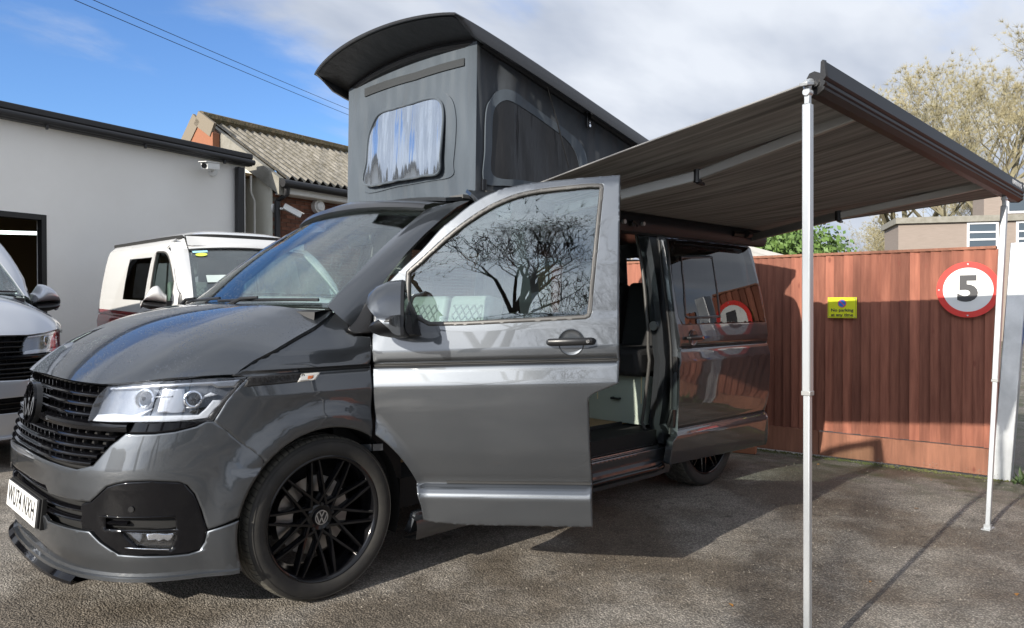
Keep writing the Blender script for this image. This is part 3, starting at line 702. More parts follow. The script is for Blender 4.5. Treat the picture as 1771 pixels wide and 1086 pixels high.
# ---- near front door (built closed, then swung) ----
dpx = [(1073,302),(987,309),(922,316),(890,321),(858,330),(832,342),(806,359),(784,377),(761,396),(729,432),(697,462),(664,496),(650,513),(641,533),(637,575),(643,578),(644,640),(646,700),(648,752)]
dpx2 = [(721,847),(728,876),(732,900),(744,903),(797,908),(900,910),(1025,912),(1023,847),(1020,780),(1017,697),(1018,690),(1022,685),(1029,680),(1044,674),(1069,664),(1071,622),(1070,500)]
dpx = cr(dpx[:14], 3) + dpx[14:]
duv = uvs(BODY, dpx, TD); duv2 = uvs(BODY, dpx2, TD)
a_door = []
h0 = duv[-1]; h1 = duv2[0]
for t in np.linspace(0,1,10)[1:-1]:
    # follow the wheel arch between the two traced ends
    a0 = math.atan2(h0[1]-.35, h0[0]-rx(0)); a1 = math.atan2(h1[1]-.35, h1[0]-rx(0)); r0 = math.hypot(h0[1]-.35, h0[0]-rx(0)); r1 = math.hypot(h1[1]-.35, h1[0]-rx(0))
    a = a0+(a1-a0)*t; rr = r0+(r1-r0)*t; a_door.append((rx(rr*math.cos(a)), .35+rr*math.sin(a)))
door_uv = duv + a_door + duv2
win_px = [(1043,328),(1040,320),(1030,318),(987,322),(922,330),(874,345),(826,371),(777,405),(729,447),(704,470),(703,495),(703,520),(716,548),(742,562),(800,561),(900,556),(1015,550),(1021,544),(1032,430)]
win_px = cr([(1036,319),(1015,319),(987,322),(950,326),(922,330),(896,336),(874,344),(850,355),(826,369),(800,387),(777,405),(752,427),(729,448),(712,463)], 3) + [(704,471),(703,495),(703,520),(716,548),(742,562),(800,561),(900,556),(1012,550),(1019,547),(1021,542),(1032,430),(1042,330),(1042,322),(1040,319)]
win_uv = uvs(BODY, win_px, TD)
DV = sorted(VZ + list(np.arange(1.2,1.85,.03)))
door_geo = panel_geo(BODY, door_uv, [win_uv], us=[rx(x) for x in np.arange(.2,1.5,.03)], vs=DV, step=.014, flip=FLIP, thick=.035)
cen = np.mean(win_uv, 0)
def zspan(poly, z):
    xs = []
    for i in range(len(poly)):
        (a, b), (c, d) = poly[i], poly[(i+1) % len(poly)]
        if (b-z)*(d-z) <= 0 and b != d: xs.append(a+(c-a)*(z-b)/(d-b))
    return min(xs), max(xs)
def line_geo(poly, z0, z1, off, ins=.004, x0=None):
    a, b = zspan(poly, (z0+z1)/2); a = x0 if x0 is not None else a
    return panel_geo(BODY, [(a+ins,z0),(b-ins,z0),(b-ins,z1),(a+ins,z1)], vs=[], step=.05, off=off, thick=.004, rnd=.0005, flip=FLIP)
wl_ = line_geo(wing_out, .981, .995, .0035, x0=rx(-.12)); both('groove_shade', wl_, M_RUB, van)  # dark strip laid in the groove in place of its shade
door_lines = [line_geo(door_uv, .981, .995, .0035), line_geo(door_uv, .459, .472, .0030, x0=rx(.60))]  # same painted shade in the waist groove and above the lower moulding
seal_geo = panel_geo(BODY, scale_uv(win_uv, .004), [scale_uv(win_uv, -.014)], step=.012, flip=FLIP, off=.004, thick=.02)
glass_geo = panel_geo(BODY, scale_uv(win_uv, -.010), us=[rx(x) for x in np.arange(.2,1.5,.06)], vs=np.arange(1.1,1.9,.05), step=.05, flip=FLIP, off=-.010, thick=.004)
card_out = [(rx(.34),.93),(rx(.36),1.12)] + [(rx(1.22),1.12),(rx(1.22),.98),(rx(1.05),.86),(rx(1.05),.40),(rx(.62),.42),(rx(.5),.70)]
card_geo = panel_geo(BODY, card_out, step=.06, flip=FLIP, off=-.045, thick=.05)
def build_door(parent, T, m, mirror=False, mirror_m=None, seal=True, hero=False):
    g = (lambda x: mirror_geo(x)) if mirror else (lambda x: x)
    MM = Matrix.Translation((0,2*CY,0)) @ Matrix.Diagonal((1,-1,1,1)) if mirror else Matrix.Identity(4)
    TT = T if T is not None else Matrix.Identity(4); FX = TT @ MM
    d = geo_obj('front_door', g(door_geo), m, parent, T)
    geo_obj('window_seal', g(seal_geo), M_SEAL, d, T); geo_obj('window_glass', g(glass_geo), M_GLASS, d, T); geo_obj('door_card', g(card_geo), M_TRIM, d, T)
    for q_ in door_lines: geo_obj('groove_shade', g(q_), M_RUB, d, T)
    # handle: recess cup, grip and lock
    hc = BODY.hit(988,592,TD); p = body(*hc); nn = BODY.nrm(*hc)*FLIP; HM = FX @ frame(p, (1,0,0), (0,0,1)) ; out = Vector((0,0,1)) if (frame(p,(1,0,0),(0,0,1)).to_3x3()@Vector((0,0,1))).dot(nn) > 0 else Vector((0,0,-1))
    o = out.z
    k = 28; rr = .054
    ring = lambda r, d: [HM@Vector((r*math.cos(2*math.pi*i/k), r*math.sin(2*math.pi*i/k), d*o)) for i in range(k)]
    mb = MB(); mb.loft([ring(rr*1.06,.001), ring(rr,.0035), ring(rr*.93,.0015), ring(rr*.7,.001), ring(rr*.3,.0005)], closed=True); mb.build('handle_cup', m, d)
    mb = MB(); pts = [Vector((x,y,z*o)) for x,y,z in ((-.098,.004,.008),(-.088,.004,.028),(-.05,.004,.036),(0,.004,.038),(.05,.004,.036),(.088,.004,.028),(.096,.004,.008))]
    mb.tube([HM@q for q in pts], [.013,.015,.0155,.0155,.0155,.015,.012], 12, sx=.65, up=(TT.to_3x3()@Vector((0,0,1)))); mb.build('door_handle', M_SATIN if hero else m, d)
    mb = MB(); mb.tube([HM@Vector((.075,.004,.030*o)), HM@Vector((.075,.004,.044*o))], .008, 14); mb.build('lock', M_CHROME, d)
    # wing mirror
    b0 = body(rx(.36), 1.19)
    prof = [(.0,1.0),(.30,.98),(.62,.86),(.86,.60),(.95,.3)]
    mm_ = MB(); base = MB()
    # shell: half ellipsoid bulging forward, y = outwards, z = up
    def mshell(fr, z0, z1, x0=.0, yo=0):
        secs = []
        for i in range(9):
            a = math.pi*(i/8); row = []
            for j in range(17):
                t = j/16; y = t
                wid = 1
                zt = z1(t) ; zb = z0(t); zc = (zt+zb)/2; hz = (zt-zb)/2; dpt = fr(t)
                row.append(Vector((-math.sin(a)*dpt, -t*.215, zc - math.cos(a)*hz)))
            secs.append(row)
        return secs
    fr = lambda t: .125*(max(0,1-(abs(t-.42)/.60)**3.0))**.6+.012
    zt = lambda t: .215*(1-max(0,(t-.30)/.70)**2.6)*(.62+.38*ss(0,.35,t)) ; zb = lambda t: .058+.02*t
    MT = Matrix.Translation((b0.x+.10, b0.y-.040, 1.125)) @ Matrix.Rotation(R(15), 4, 'Z')
    def ends(s_):
        for j in (0, -1): mb.add([FX@(MT@r[j]) for r in s_], [tuple(range(len(s_)))])
    MT = MT @ Matrix.Scale(1.10, 4)
    s1 = mshell(fr, zb, zt); mb = MB(); mb.loft([[FX@(MT@v) for v in r] for r in s1]); ends(s1)
    cap = mb.build('mirror_cap', mirror_m or m, d, 60)
    zb2 = lambda t: -.015+.045*t**3; zt2 = lambda t: .058+.02*t
    fr2 = lambda t: fr(t)*.97
    s2 = mshell(fr2, zb2, zt2); mb = MB(); mb.loft([[FX@(MT@v) for v in r] for r in s2]); ends(s2)
    # back plate (glass side) and foot
    ed = [Vector((0,-t*.215,zt(t))) for t in np.linspace(0,1,17)] + [Vector((0,-t*.215,zb2(t))) for t in np.linspace(1,0,17)]
    c0 = Vector((.004,-.107,.1)); vs = [FX@(MT@v) for v in ed] + [FX@(MT@(v*.96+c0*.04+Vector((.012,0,0)))) for v in ed]
    n = len(ed); mb.add(vs, [(i,(i+1)%n,(i+1)%n+n,i+n) for i in range(n)] + [tuple(range(n,2*n))])
    mb.add([FX@(MT@Vector(q)) for q in ((-.06,-.03,.0),(.03,-.03,.0),(.10,.06,-.02),(-.04,.06,-.02),(-.05,-.03,.075),(.02,-.03,.075),(.06,.06,.075),(-.03,.06,.075))], [(0,3,2,1),(4,5,6,7),(0,1,5,4),(1,2,6,5),(2,3,7,6),(3,0,4,7)])
    base_o = mb.build('mirror_base', M_SATIN, d, 50)
    gi = MB(); ed2 = [c0 + (v-c0)*.86 + Vector((.014,0,0)) for v in ed]; gi.add([FX@(MT@v) for v in ed2], [tuple(range(n))]); gi.build('mirror_glass', M_CHROME, d)
    return d
near_door = build_door(van, TD, M_PAINT, hero=True)
build_door(van, None, M_PAINT, mirror=True)
# door check arm and hinges in the gap
pj = Vector((.30,.06,.9))
for z in (.62, 1.05):
    q = TD@Vector((.30,.07,z)); MB().beam((.22,.10,z),(.26,.055,z),.05,.03).beam((.26,.055,z), q, .045,.03).build('door_hinge', M_PAINT, van)
# ---------------- sliding door, rear body, sills ----------------
sd_px = [(1152,411),(1200,414),(1250,419),(1290,423),(1299,430),(1309,472),(1319,515),(1327,562),(1330,600),(1331,680),(1329,728),(1325,769),(1240,787),(1158,804),(1164,765),(1171,752),(1174,700),(1175,640),(1174,600),(1170,556),(1163,503),(1157,455)]
sd_uv = uvs(BODY, sd_px, TS)
sw_px = [(1157,416),(1200,418),(1250,423),(1292,428),(1305,472),(1315,515),(1324,556),(1250,558),(1180,561),(1174,548),(1169,520),(1162,470)]
sw_uv = uvs(BODY, sw_px, TS)
slid_geo = panel_geo(BODY, sd_uv, [sw_uv], vs=DV, us=[rx(x) for x in np.arange(1,3.2,.035)], step=.018, flip=FLIP, thick=.05)
sgl_geo = panel_geo(BODY, scale_uv(sw_uv, .006), us=[rx(x) for x in np.arange(1,3.2,.08)], vs=np.arange(1.1,1.9,.05), step=.06, flip=FLIP, off=.002, thick=.004)
def frame_geo(px, wd, T, off=.006, th=.012):
    q = uvs(BODY, px, T); return panel_geo(BODY, q, [scale_uv(q, -wd)], step=.03, flip=FLIP, off=off, thick=th)
halfwin_geo = frame_geo([(1176,443),(1226,442),(1232,444),(1236,470),(1246,549),(1240,550),(1190,552),(1184,548)], .018, TS)
M_SLG = M_PAINT
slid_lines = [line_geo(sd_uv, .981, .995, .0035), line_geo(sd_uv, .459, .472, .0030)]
def build_sliding(parent, T, m, mirror=False):
    g = (lambda x: mirror_geo(x)) if mirror else (lambda x: x)
    d = geo_obj('sliding_door', g(slid_geo), m, parent, T); geo_obj('window_glass', g(sgl_geo), M_PRIV, d, T)
    for q_ in slid_lines: geo_obj('groove_shade', g(q_), M_RUB, d, T)
    geo_obj('sliding_window_frame', g(halfwin_geo), M_SATIN, d, T)
    MM = (T or Matrix.Identity(4)) @ (Matrix.Translation((0,2*CY,0)) @ Matrix.Diagonal((1,-1,1,1)) if mirror else Matrix.Identity(4))
    hc = BODY.hit(1199,584,TS); p = body(*hc); fr = frame(p, (1,0,0), (0,0,1)); o = 1 if (fr.to_3x3()@Vector((0,0,1))).dot(BODY.nrm(*hc)*FLIP) > 0 else -1
    HM = MM @ fr; k = 28; rr = .05
    ring = lambda r, dd: [HM@Vector((r*math.cos(2*math.pi*i/k), r*math.sin(2*math.pi*i/k), dd*o)) for i in range(k)]
    mb = MB(); mb.loft([ring(rr*1.06,.001), ring(rr,.003), ring(rr*.93,.0015), ring(rr*.3,.0005)], closed=True); mb.build('handle_cup', m, d)
    mb = MB(); mb.tube([HM@Vector((x,y,z*o)) for x,y,z in ((-.085,.0,.008),(-.075,0,.026),(0,0,.034),(.07,0,.026),(.082,0,.008))], [.012,.014,.0145,.014,.011], 12, sx=.7, up=(0,0,1)); mb.build('door_handle', M_SATIN, d)
    mb = MB(); mb.tube([HM@Vector((.06,0,.026*o)), HM@Vector((.06,0,.041*o))], .008, 14); mb.build('lock', mat('lock_face', (.5,.25,.2), rough=.2, metal=.8) if 'lock_face' not in MATS else MATS['lock_face'], d)
    return d
sdoor = build_sliding(van, TS, M_SLG)
# front edge of the sliding door: painted return, seal and latch
e = [TS@p for p in [body(*q) for q in uvs(BODY, [(1153,415),(1157,455),(1163,503),(1170,556),(1174,600),(1175,640),(1174,700),(1172,752)], TS)]]
mb = MB(); mb.loft([[p+Vector((.004,.004,0)), p+Vector((-.004,.03,0)), p+Vector((-.004,.05,0)), p+Vector((.03,.075,0))] for p in e]); mb.build('door_edge', M_PAINT, sdoor)
MB().tube([p+Vector((-.008,.055,0)) for p in e], .009, 8).build('door_seal', M_RUB, sdoor)
mb = MB(); q = e[5]; mb.box(q+Vector((-.012,.012,-.01)), q+Vector((.004,.045,.085))); mb.build('door_latch', M_TRIM, sdoor, bevel=.003)
mb = MB(); q = e[7]; mb.box(q+Vector((-.02,.02,.05)), q+Vector((.004,.05,.16))); mb.tube([q+Vector((-.02,.03,.16)), q+Vector((-.03,.04,.10)), q+Vector((-.02,.06,.05))], .01, 8); mb.build('lower_roller', M_SATIN, sdoor)
# near rear quarter
a_rear = [q[1:] for q in arch(3.0, 172, 8, n=26)]
rear_poly = lambda x0, zb=.30: [(rx(x0),zb)] + [(rx(3.0-.44), zb)] + a_rear + [(rx(3.44),.30),(RB,.30),(RB+.5,.30),(RB+.5,1.83),(RB,1.83),(rx(x0),1.83)]
rw = [(rx(2.72),1.20),(rx(3.46),1.20),(rx(3.44),1.62),(rx(3.38),1.68),(rx(2.72),1.68)]
qg = panel_geo(BODY, rear_poly(2.56), [rw], vs=DV, step=.04, flip=FLIP)
geo_obj('rear_quarter', qg, M_PAINT, van)
rwg = panel_geo(BODY, scale_uv(rw,.005), step=.1, flip=FLIP, off=.002, thick=.004); geo_obj('quarter_window', rwg, M_PRIV, van)
far_w = [(rx(1.50),1.20),(rx(2.42),1.20),(rx(2.42),1.68),(rx(1.50),1.68)]
fg = mirror_geo(panel_geo(BODY, [(rx(1.37),.30)] + rear_poly(1.37)[1:], [far_w, rw], vs=DV, step=.04, flip=FLIP))
geo_obj('far_side_panel', fg, M_PAINT, van)
geo_obj('side_window', mirror_geo(panel_geo(BODY, scale_uv(far_w,.005), step=.1, flip=FLIP, off=.002, thick=.004)), M_GLASS, van); geo_obj('quarter_window', mirror_geo(rwg), M_PRIV, van)
def body_b(r, z): return body(r, z)
rear_us = [RB+x for x in np.linspace(.35,1,12)]
sil = panel_geo(BODY, [(rx(.445),.19),(rx(2.57),.19),(rx(2.57),.34),(rx(1.38),.34),(rx(1.38),.288),(rx(.47),.288)], vs=DV+[.2,.22], step=.04, flip=FLIP, thick=.03); both('sill', sil, M_PAINT, van)
sk = MB(); secs = []
for x in np.linspace(.445, 2.52, 40):
    e_ = .022*ss(2.52,2.3,x) + .012*ss(.75,.445,x); secs.append([Vector((x,.03,.275)), Vector((x,.012-e_,.262)), Vector((x,.006-e_,.235)), Vector((x,.015-e_,.175)), Vector((x,.08,.165))])
sk.loft(secs); sk.v = [tuple(v) for v in sk.v]; both('side_skirt', ([Vector(v) for v in sk.v], sk.f), M_PAINT, van)
MB().tube([(1.42,.03,.23),(1.5,-.01,.225),(1.7,-.02,.225),(2.3,-.02,.225),(2.4,-.01,.23),(2.46,.05,.235)], .022, 14).build('side_bar', M_BLACK, van)
# cantrail and roof
can = panel_geo(BODY, [(rx(1.0),1.768),(rx(1.36),1.772),(rx(1.36),1.72),(rx(2.56),1.72),(rx(2.56),1.83),(rx(3.60),1.83),(rx(3.60),1.88),(rx(.98),1.88)], step=.05, flip=FLIP, thick=.02); both('roof_rail_panel', can, M_PAINT, van)
def roof(u, v):
    x = .90 + v*2.95; a = abs(u); zz_ = 1.885 + .035*(1-a**2.5); w = .952-.275-.05*ss(.1,0,v); return Vector((x, CY+u*w, zz_-.05*(1-v)**8))
grid_sheet('roof', roof, list(np.linspace(-1,1,25)), list(np.linspace(0,1,20)), M_PAINT, van, .02, flip=-1)
# tailgate
tg = panel_geo(BODY, [(RB+.45,.35),(RB+.999,.35),(RB+.999,1.86),(RB+.45,1.86)], [[(RB+.62,1.2),(RB+.99,1.2),(RB+.99,1.7),(RB+.62,1.68)]], step=.05, flip=FLIP); both('tailgate', tg, M_PAINT, van)
rb = MB(); rb.loft([[body(RB+s, z)+Vector((0.02,0,0)) for z in (.25,.3,.5,.53)] for s in np.linspace(.0,1,14)]); V = [Vector(v) for v in rb.v]; both('rear_bumper', (V, rb.f), M_PAINT, van)
# ---------------- jambs and inner shell ----------------
M_JAMB = M_PAINT
# rear jamb of the side opening
jp = [body(rx(2.47), z)+Vector((0,.01,0)) for z in np.linspace(.36,1.74,24)]
mb = MB(); mb.loft([[p+Vector((.10,0,0)), p, p+Vector((0,.045,0)), p+Vector((.025,.05,0)), p+Vector((.03,.11,0)), p+Vector((.06,.13,0))] for p in jp]); mb.build('door_jamb', M_JAMB, van, 30)
MB().tube([p+Vector((-.005,.115+.02*math.sin(3*p.z),0)) for p in jp], .011, 8).build('jamb_seal', M_SEAL, van)
sp = on(1145,563,1,.10); sp.x = 2.468
MB().tube([sp, sp+Vector((-.012,0,0))], .03, 20, up=(0,1,0)).build('striker_plate', M_SILVER, van)
# front jamb seen in the gap beside the open door
jf = [body(rx(.34), z) for z in np.linspace(.75,1.15,12)]
mb = MB(); mb.loft([[p+Vector((-.04,.012,0)), p+Vector((-.03,.07,0)), p+Vector((.02,.08,0)), p+Vector((.03,.18,0))] for p in jf]); mb.build('front_jamb', M_VOID, van)
bp = [body(rx(1.30), z)+Vector((0,.02,0)) for z in np.linspace(.34,1.76,20)]
mb = MB(); mb.loft([[p+Vector((.07,0.005,0)), p, p+Vector((.0,.05,0)), p+Vector((.0,.10,0)), p+Vector((.07,.10,0))] for p in bp], closed=True); mb.build('middle_pillar', M_PAINT, van, 30)
mb = MB()
mb.box((.44,.10,.30),(3.85,1.80,.44)); mb.box((.30,.12,.34),(.46,1.78,1.16)); mb.build('underbody', M_VOID, van)
mb = MB(); mb.box((-.62,.25,.26),(.35,1.65,.90)); mb.build('engine_bay', M_VOID, van)
MB().box((.46,.40,.44),(3.80,1.78,.455)).build('cabin_floor', M_WOOD, van)
mb = MB(); mb.box((1.37,.05,.335),(2.50,.40,.345)); mb.box((1.37,.385,.345),(2.50,.40,.462)); mb.build('step_well', M_TRIM, van, bevel=.004)
for k in range(6): MB().box((1.40,.055+.022*k,.345),(2.46,.062+.022*k,.351)).build('sill_tread', M_SATIN if k % 2 else M_SILVER, van)
link('sill_lettering', text_mesh('TRANSPORTER', .04, .0005, frame((1.85,.24,.3465),(1,0,0),(0,1,0)), 0, 1.2), M_SEAL, van)
# wheel arch liners
for wx in (0, 3.0):
    for s in (0, 1):
        mb = MB(); secs = [[Vector((wx+.405*math.cos(a), y, .345+.405*math.sin(a))) for y in (.05,.42)] for a in np.linspace(R(-20),R(200),30)]; mb.loft(secs)
        mb.add([Vector((wx,.42,.345))]+[q[1] for q in secs], [(0,i+1,i+2) for i in range(29)])
        if s: mb.v = [(x, 2*CY-y, z) for x,y,z in mb.v]
        mb.build('arch_liner', M_VOID, van)
# dashboard, wheel, seats
mb = MB(); secs = []
for y in np.linspace(.20,1.70,24):
    h = .045*math.exp(-((y-1.35)/.22)**2)
    secs.append([Vector((.12,y,1.17)), Vector((.30,y,1.19+h*.5)), Vector((.50,y,1.165+h)), Vector((.60,y,1.10+h)), Vector((.62,y,1.0)), Vector((.56,y,.80)), Vector((.50,y,.55)), Vector((.15,y,.55))])
mb.loft(secs, closed=True, caps=True); mb.build('dashboard', M_TRIM, van, 50)
WM = frame((.78,1.37,1.08), (0,1,0), (.45,0,.9)); k = 36
mb = MB(); mb.tube([WM@Vector((.19*math.cos(2*math.pi*i/k), .19*math.sin(2*math.pi*i/k), 0)) for i in range(k+1)], .016, 8, cap=False)
for a in (0, math.pi, -math.pi/2): mb.beam(WM@Vector((0,0,-.01)), WM@Vector((.18*math.cos(a),.18*math.sin(a),-.005)), .045, .014, up=WM.to_3x3()@Vector((0,0,1)))
mb.build('steering_wheel', M_TRIM, van)
def quilt(name, col):
    m = mat(name, col, rough=.5); t = m.node_tree; g = t.nodes.new('ShaderNodeTexCoord'); sp_ = t.nodes.new('ShaderNodeSeparateXYZ'); t.links.new(g.outputs['Object'], sp_.inputs[0])
    hs = []
    for sg in (1,-1):
        a = t.nodes.new('ShaderNodeMath'); a.operation = 'MULTIPLY_ADD'; t.links.new(sp_.outputs['Z'], a.inputs[0]); a.inputs[1].default_value = sg; t.links.new(sp_.outputs['Y'], a.inputs[2])
        b = t.nodes.new('ShaderNodeMath'); b.operation = 'PINGPONG'; t.links.new(a.outputs[0], b.inputs[0]); b.inputs[1].default_value = .03
        c = t.nodes.new('ShaderNodeMapRange'); t.links.new(b.outputs[0], c.inputs[0]); c.inputs[2].default_value = .008; hs.append(c)
    mm = t.nodes.new('ShaderNodeMath'); mm.operation = 'MINIMUM'; t.links.new(hs[0].outputs[0], mm.inputs[0]); t.links.new(hs[1].outputs[0], mm.inputs[1])
    u = t.nodes.new('ShaderNodeBump'); u.inputs['Distance'].default_value = .012; t.links.new(mm.outputs[0], u.inputs['Height']); t.links.new(u.outputs[0], t.nodes['Principled BSDF'].inputs['Normal']); return m
M_QUILT = quilt('quilted_upholstery', (.33,.35,.34))
def seat(y0, y1, x, ztop, parent=van, head=True, m=M_SEATG, mq=M_QUILT):
    b = MB().box((x-.50,y0,.66),(x-.02,y1,.84)).build('seat', m, parent, bevel=.03, seg=3)
    T_ = Matrix.Translation((x,0,.80)) @ Matrix.Rotation(R(14),4,'Y')
    MB().box((-.07,y0,0),(.05,y1,ztop-.80)).build('seat_back', m, b, bevel=.03, seg=3, T=T_)
    MB().box((-.078,y0+.05,.04),(-.06,y1-.05,ztop-.80-.06)).build('seat_insert', mq, b, bevel=.008, T=T_)
    MB().box((x-.45,y0+.03,.45),(x-.05,y1-.03,.66)).build('seat_base', M_TRIM, b)
    if head:
        MB().box((-.05,(y0+y1)/2-.13,ztop-.80+.07),(.04,(y0+y1)/2+.13,ztop-.80+.25)).build('headrest', m, b, bevel=.03, seg=3, T=T_)
        mb = MB()
        for s in (-.06,.06): mb.tube([T_@Vector((0,(y0+y1)/2+s,ztop-.85)), T_@Vector((0,(y0+y1)/2+s,ztop-.70))], .007, 8)
        mb.build('headrest_post', M_CHROME, b)
seat(.30,.66,1.15,1.32, head=False); seat(.70,1.04,1.15,1.32, head=False); seat(1.22,1.66,1.18,1.42)
# rear bench, its cabinet and far kitchen unit
bb = MB().box((2.50,.20,.455),(3.3,1.25,.78)).build('bench_base', M_CAB, van, bevel=.004)
MB().box((2.40,.18,.785),(3.0,1.27,.97)).build('bench_cushion', M_SEATB, bb, bevel=.04, seg=3)
for y0, y1 in ((.20,.70),(.74,1.25)): MB().box((0,y0,0),(.14,y1,.52)).build('bench_back', M_SEATB, bb, bevel=.04, seg=3, T=Matrix.Translation((2.86,0,.93)) @ Matrix.Rotation(R(12),4,'Y'))
kb = MB().box((1.55,1.30,.455),(3.70,1.76,1.10)).build('kitchen_unit', M_CAB, van, bevel=.004); MB().box((1.54,1.28,1.10),(3.71,1.77,1.125)).build('worktop', M_TRIM, kb, bevel=.003)
# handle on the bench door, thin pale panel edges
MB().tube([(2.497,.46,.62),(2.47,.46,.62),(2.47,.40,.62),(2.497,.40,.62)], .008, 8).build('bench_latch', M_SATIN, bb)
mb = MB()
for y in (.60,.22): mb.box((2.494,y,.60),(2.499,y+.006,.78))
mb.build('panel_edge', mat('pale_ply_edge',(.75,.66,.42),rough=.5), bb)
# linings
mb = MB(); mb.box((1.0,.30,1.84),(3.8,1.60,1.86)); mb.build('headlining', M_LINING, van)
mb = MB().box((3.74,.2,.45),(3.76,1.70,1.15)); mb.build('tailgate_lining', M_LINING, van)
for x in (1.37,2.48):
    q = MB(); q.loft([[Vector((x+dx, 2*CY-body(rx(x), z).y-dy, z)) for dx, dy in ((0,.03),(.10,.03),(.10,.06),(0,.06))] for z in (1.12,1.3,1.5,1.65,1.76)], closed=True, caps=True); q.build('pillar_lining', M_LINING, van)
# ---------------- wheels ----------------
def wheel_proto():
    w = MB().lathe([(.262,-.100),(.268,-.106),(.269,-.112),(.264,-.114),(.257,-.111),(.250,-.100),(.244,-.075),(.228,-.04),(.222,.03),(.235,.09),(.262,.108)], 72).build('wheel', M_RIM, None, 40)
    pr = [(.262,-.104),(.270,-.114),(.285,-.121),(.305,-.1235),(.322,-.121),(.333,-.115)]
    MB().lathe(pr + [(.340,-.106),(.3415,-.10)], 96).build('tyre_sidewall', M_TYRE, w, 40)
    mb = MB(); n = 78; rows = [(.3405,-.1065),(.3445,-.100),(.3475,-.090),(.3490,-.074),(.3495,-.062),(.3495,-.060),(.342,-.058),(.342,-.050),(.350,-.048),(.350,-.012),(.342,-.010),(.342,.010),(.350,.012),(.350,.048),(.342,.05),(.342,.058),(.3495,.06),(.3490,.074),(.3475,.09),(.3445,.10),(.338,.11),(.320,.121),(.30,.123),(.27,.114),(.262,.10)]
    secs = []
    for k in range(n):
        for f, g in ((0,0),(.86,0),(.89,1),(.97,1)):
            a0 = 2*math.pi*(k+f)/n; row = []
            for r, y in rows:
                a = a0 + (abs(y)-.06)*.55; rr = r - (.0065 if g and (.061 < abs(y) < .107) else (.004 if g and abs(y) < .049 and .012 < abs(y) and k % 2 else 0)); row.append(Vector((rr*math.cos(a), y, rr*math.sin(a))))
            secs.append(row)
    mb.loft(secs+[secs[0]]); mb.build('tyre_tread', M_TREAD, w, 30)
    mb = MB()
    for r0, r1 in ((.327,.329),): mb.lathe([(r0,-.1205),(r0+.001,-.122),(r1,-.1203)], 96)
    mb.build('sidewall_rib', M_TYRE, w)
    def spoke(a0, a1, wd, r1=.252, r0=.058):
        mb = MB(); n = 7; secs = []
        for i in range(n+1):
            t = i/n; q0 = Vector((r0*math.cos(a0),0,r0*math.sin(a0))); q1 = Vector((r1*math.cos(a1),0,r1*math.sin(a1))); c = q0.lerp(q1, t); a = math.atan2((q1-q0).z, (q1-q0).x); y = -.072 - .026*math.sin(t*math.pi*.5)**1.4 - .004
            tn = Vector((-math.sin(a), 0, math.cos(a))); w2 = wd*(1.15-.35*t)/2
            secs.append([c+tn*w2*1.1+Vector((0,y+.035,0)), c+tn*w2+Vector((0,y+.006,0)), c+tn*w2*.6+Vector((0,y,0)), c-tn*w2*.6+Vector((0,y,0)), c-tn*w2+Vector((0,y+.006,0)), c-tn*w2*1.1+Vector((0,y+.035,0))])
        mb.loft(secs, closed=True, caps=True); mb.build('spoke', M_RIM, w, 30)
    for k in range(10):
        a = 2*math.pi*k/10 + R(84)
        spoke(a-R(20), a+R(14), .0150); spoke(a+R(20), a-R(14), .0150)
    mb = MB().lathe([(.0001,-.080),(.034,-.080),(.036,-.074),(.052,-.078),(.062,-.072),(.070,-.05),(.075,-.02),(.0001,-.02)], 40); mb.build('hub', M_RIM, w)
    for k in range(5):
        a = 2*math.pi*k/5 + .3; c = Vector((.056*math.cos(a),0,.056*math.sin(a))); MB().tube([c+Vector((0,-.082,0)), c+Vector((0,-.06,0))], .008, 6).build('wheel_bolt', M_SATIN, w)
    emblem(frame((0,-.081,0), (1,0,0), (0,0,1)), .031, w, M_SILVER, M_SATIN, dep=.003, name='cap_emblem')
    mb = MB().lathe([(.10,-.012),(.168,-.012),(.170,-.004),(.168,.012),(.10,.012)], 48, close=True); mb.build('brake_disc', M_DISC, w)
    mb = MB(); secs = []
    for a in np.linspace(R(150),R(205),10): secs.append([Vector((r*math.cos(a), y, r*math.sin(a))) for r, y in ((.11,-.035),(.185,-.035),(.195,0),(.185,.03),(.11,.03))])
    mb.loft(secs, closed=True, caps=True); mb.build('brake_caliper', M_DISC, w)
    mb = MB().tube([(.338*0,0,0)]*0 or [(0,.0,0),(0,.12,0)], .05, 12); mb.build('axle', M_VOID, w)
    return w
def copy_tree(o, parent=None):
    c = o.copy(); C.objects.link(c); c.parent = parent
    for ch in [q for q in D.objects if q.parent == o and q != c]: copy_tree(ch, c)
    return c
wp_ = wheel_proto(); wp_.parent = van; wp_.location = (0,.137,.35); wp_.rotation_euler = (0,R(3),0)
WYS = .137
for x, s in ((3.0,0),(0,1),(3.0,1)):
    c = copy_tree(wp_, van); c.location = (x, WYS if not s else 2*CY-WYS, .35); c.rotation_euler = (0, R(20 if x else 7), math.pi if s else 0)
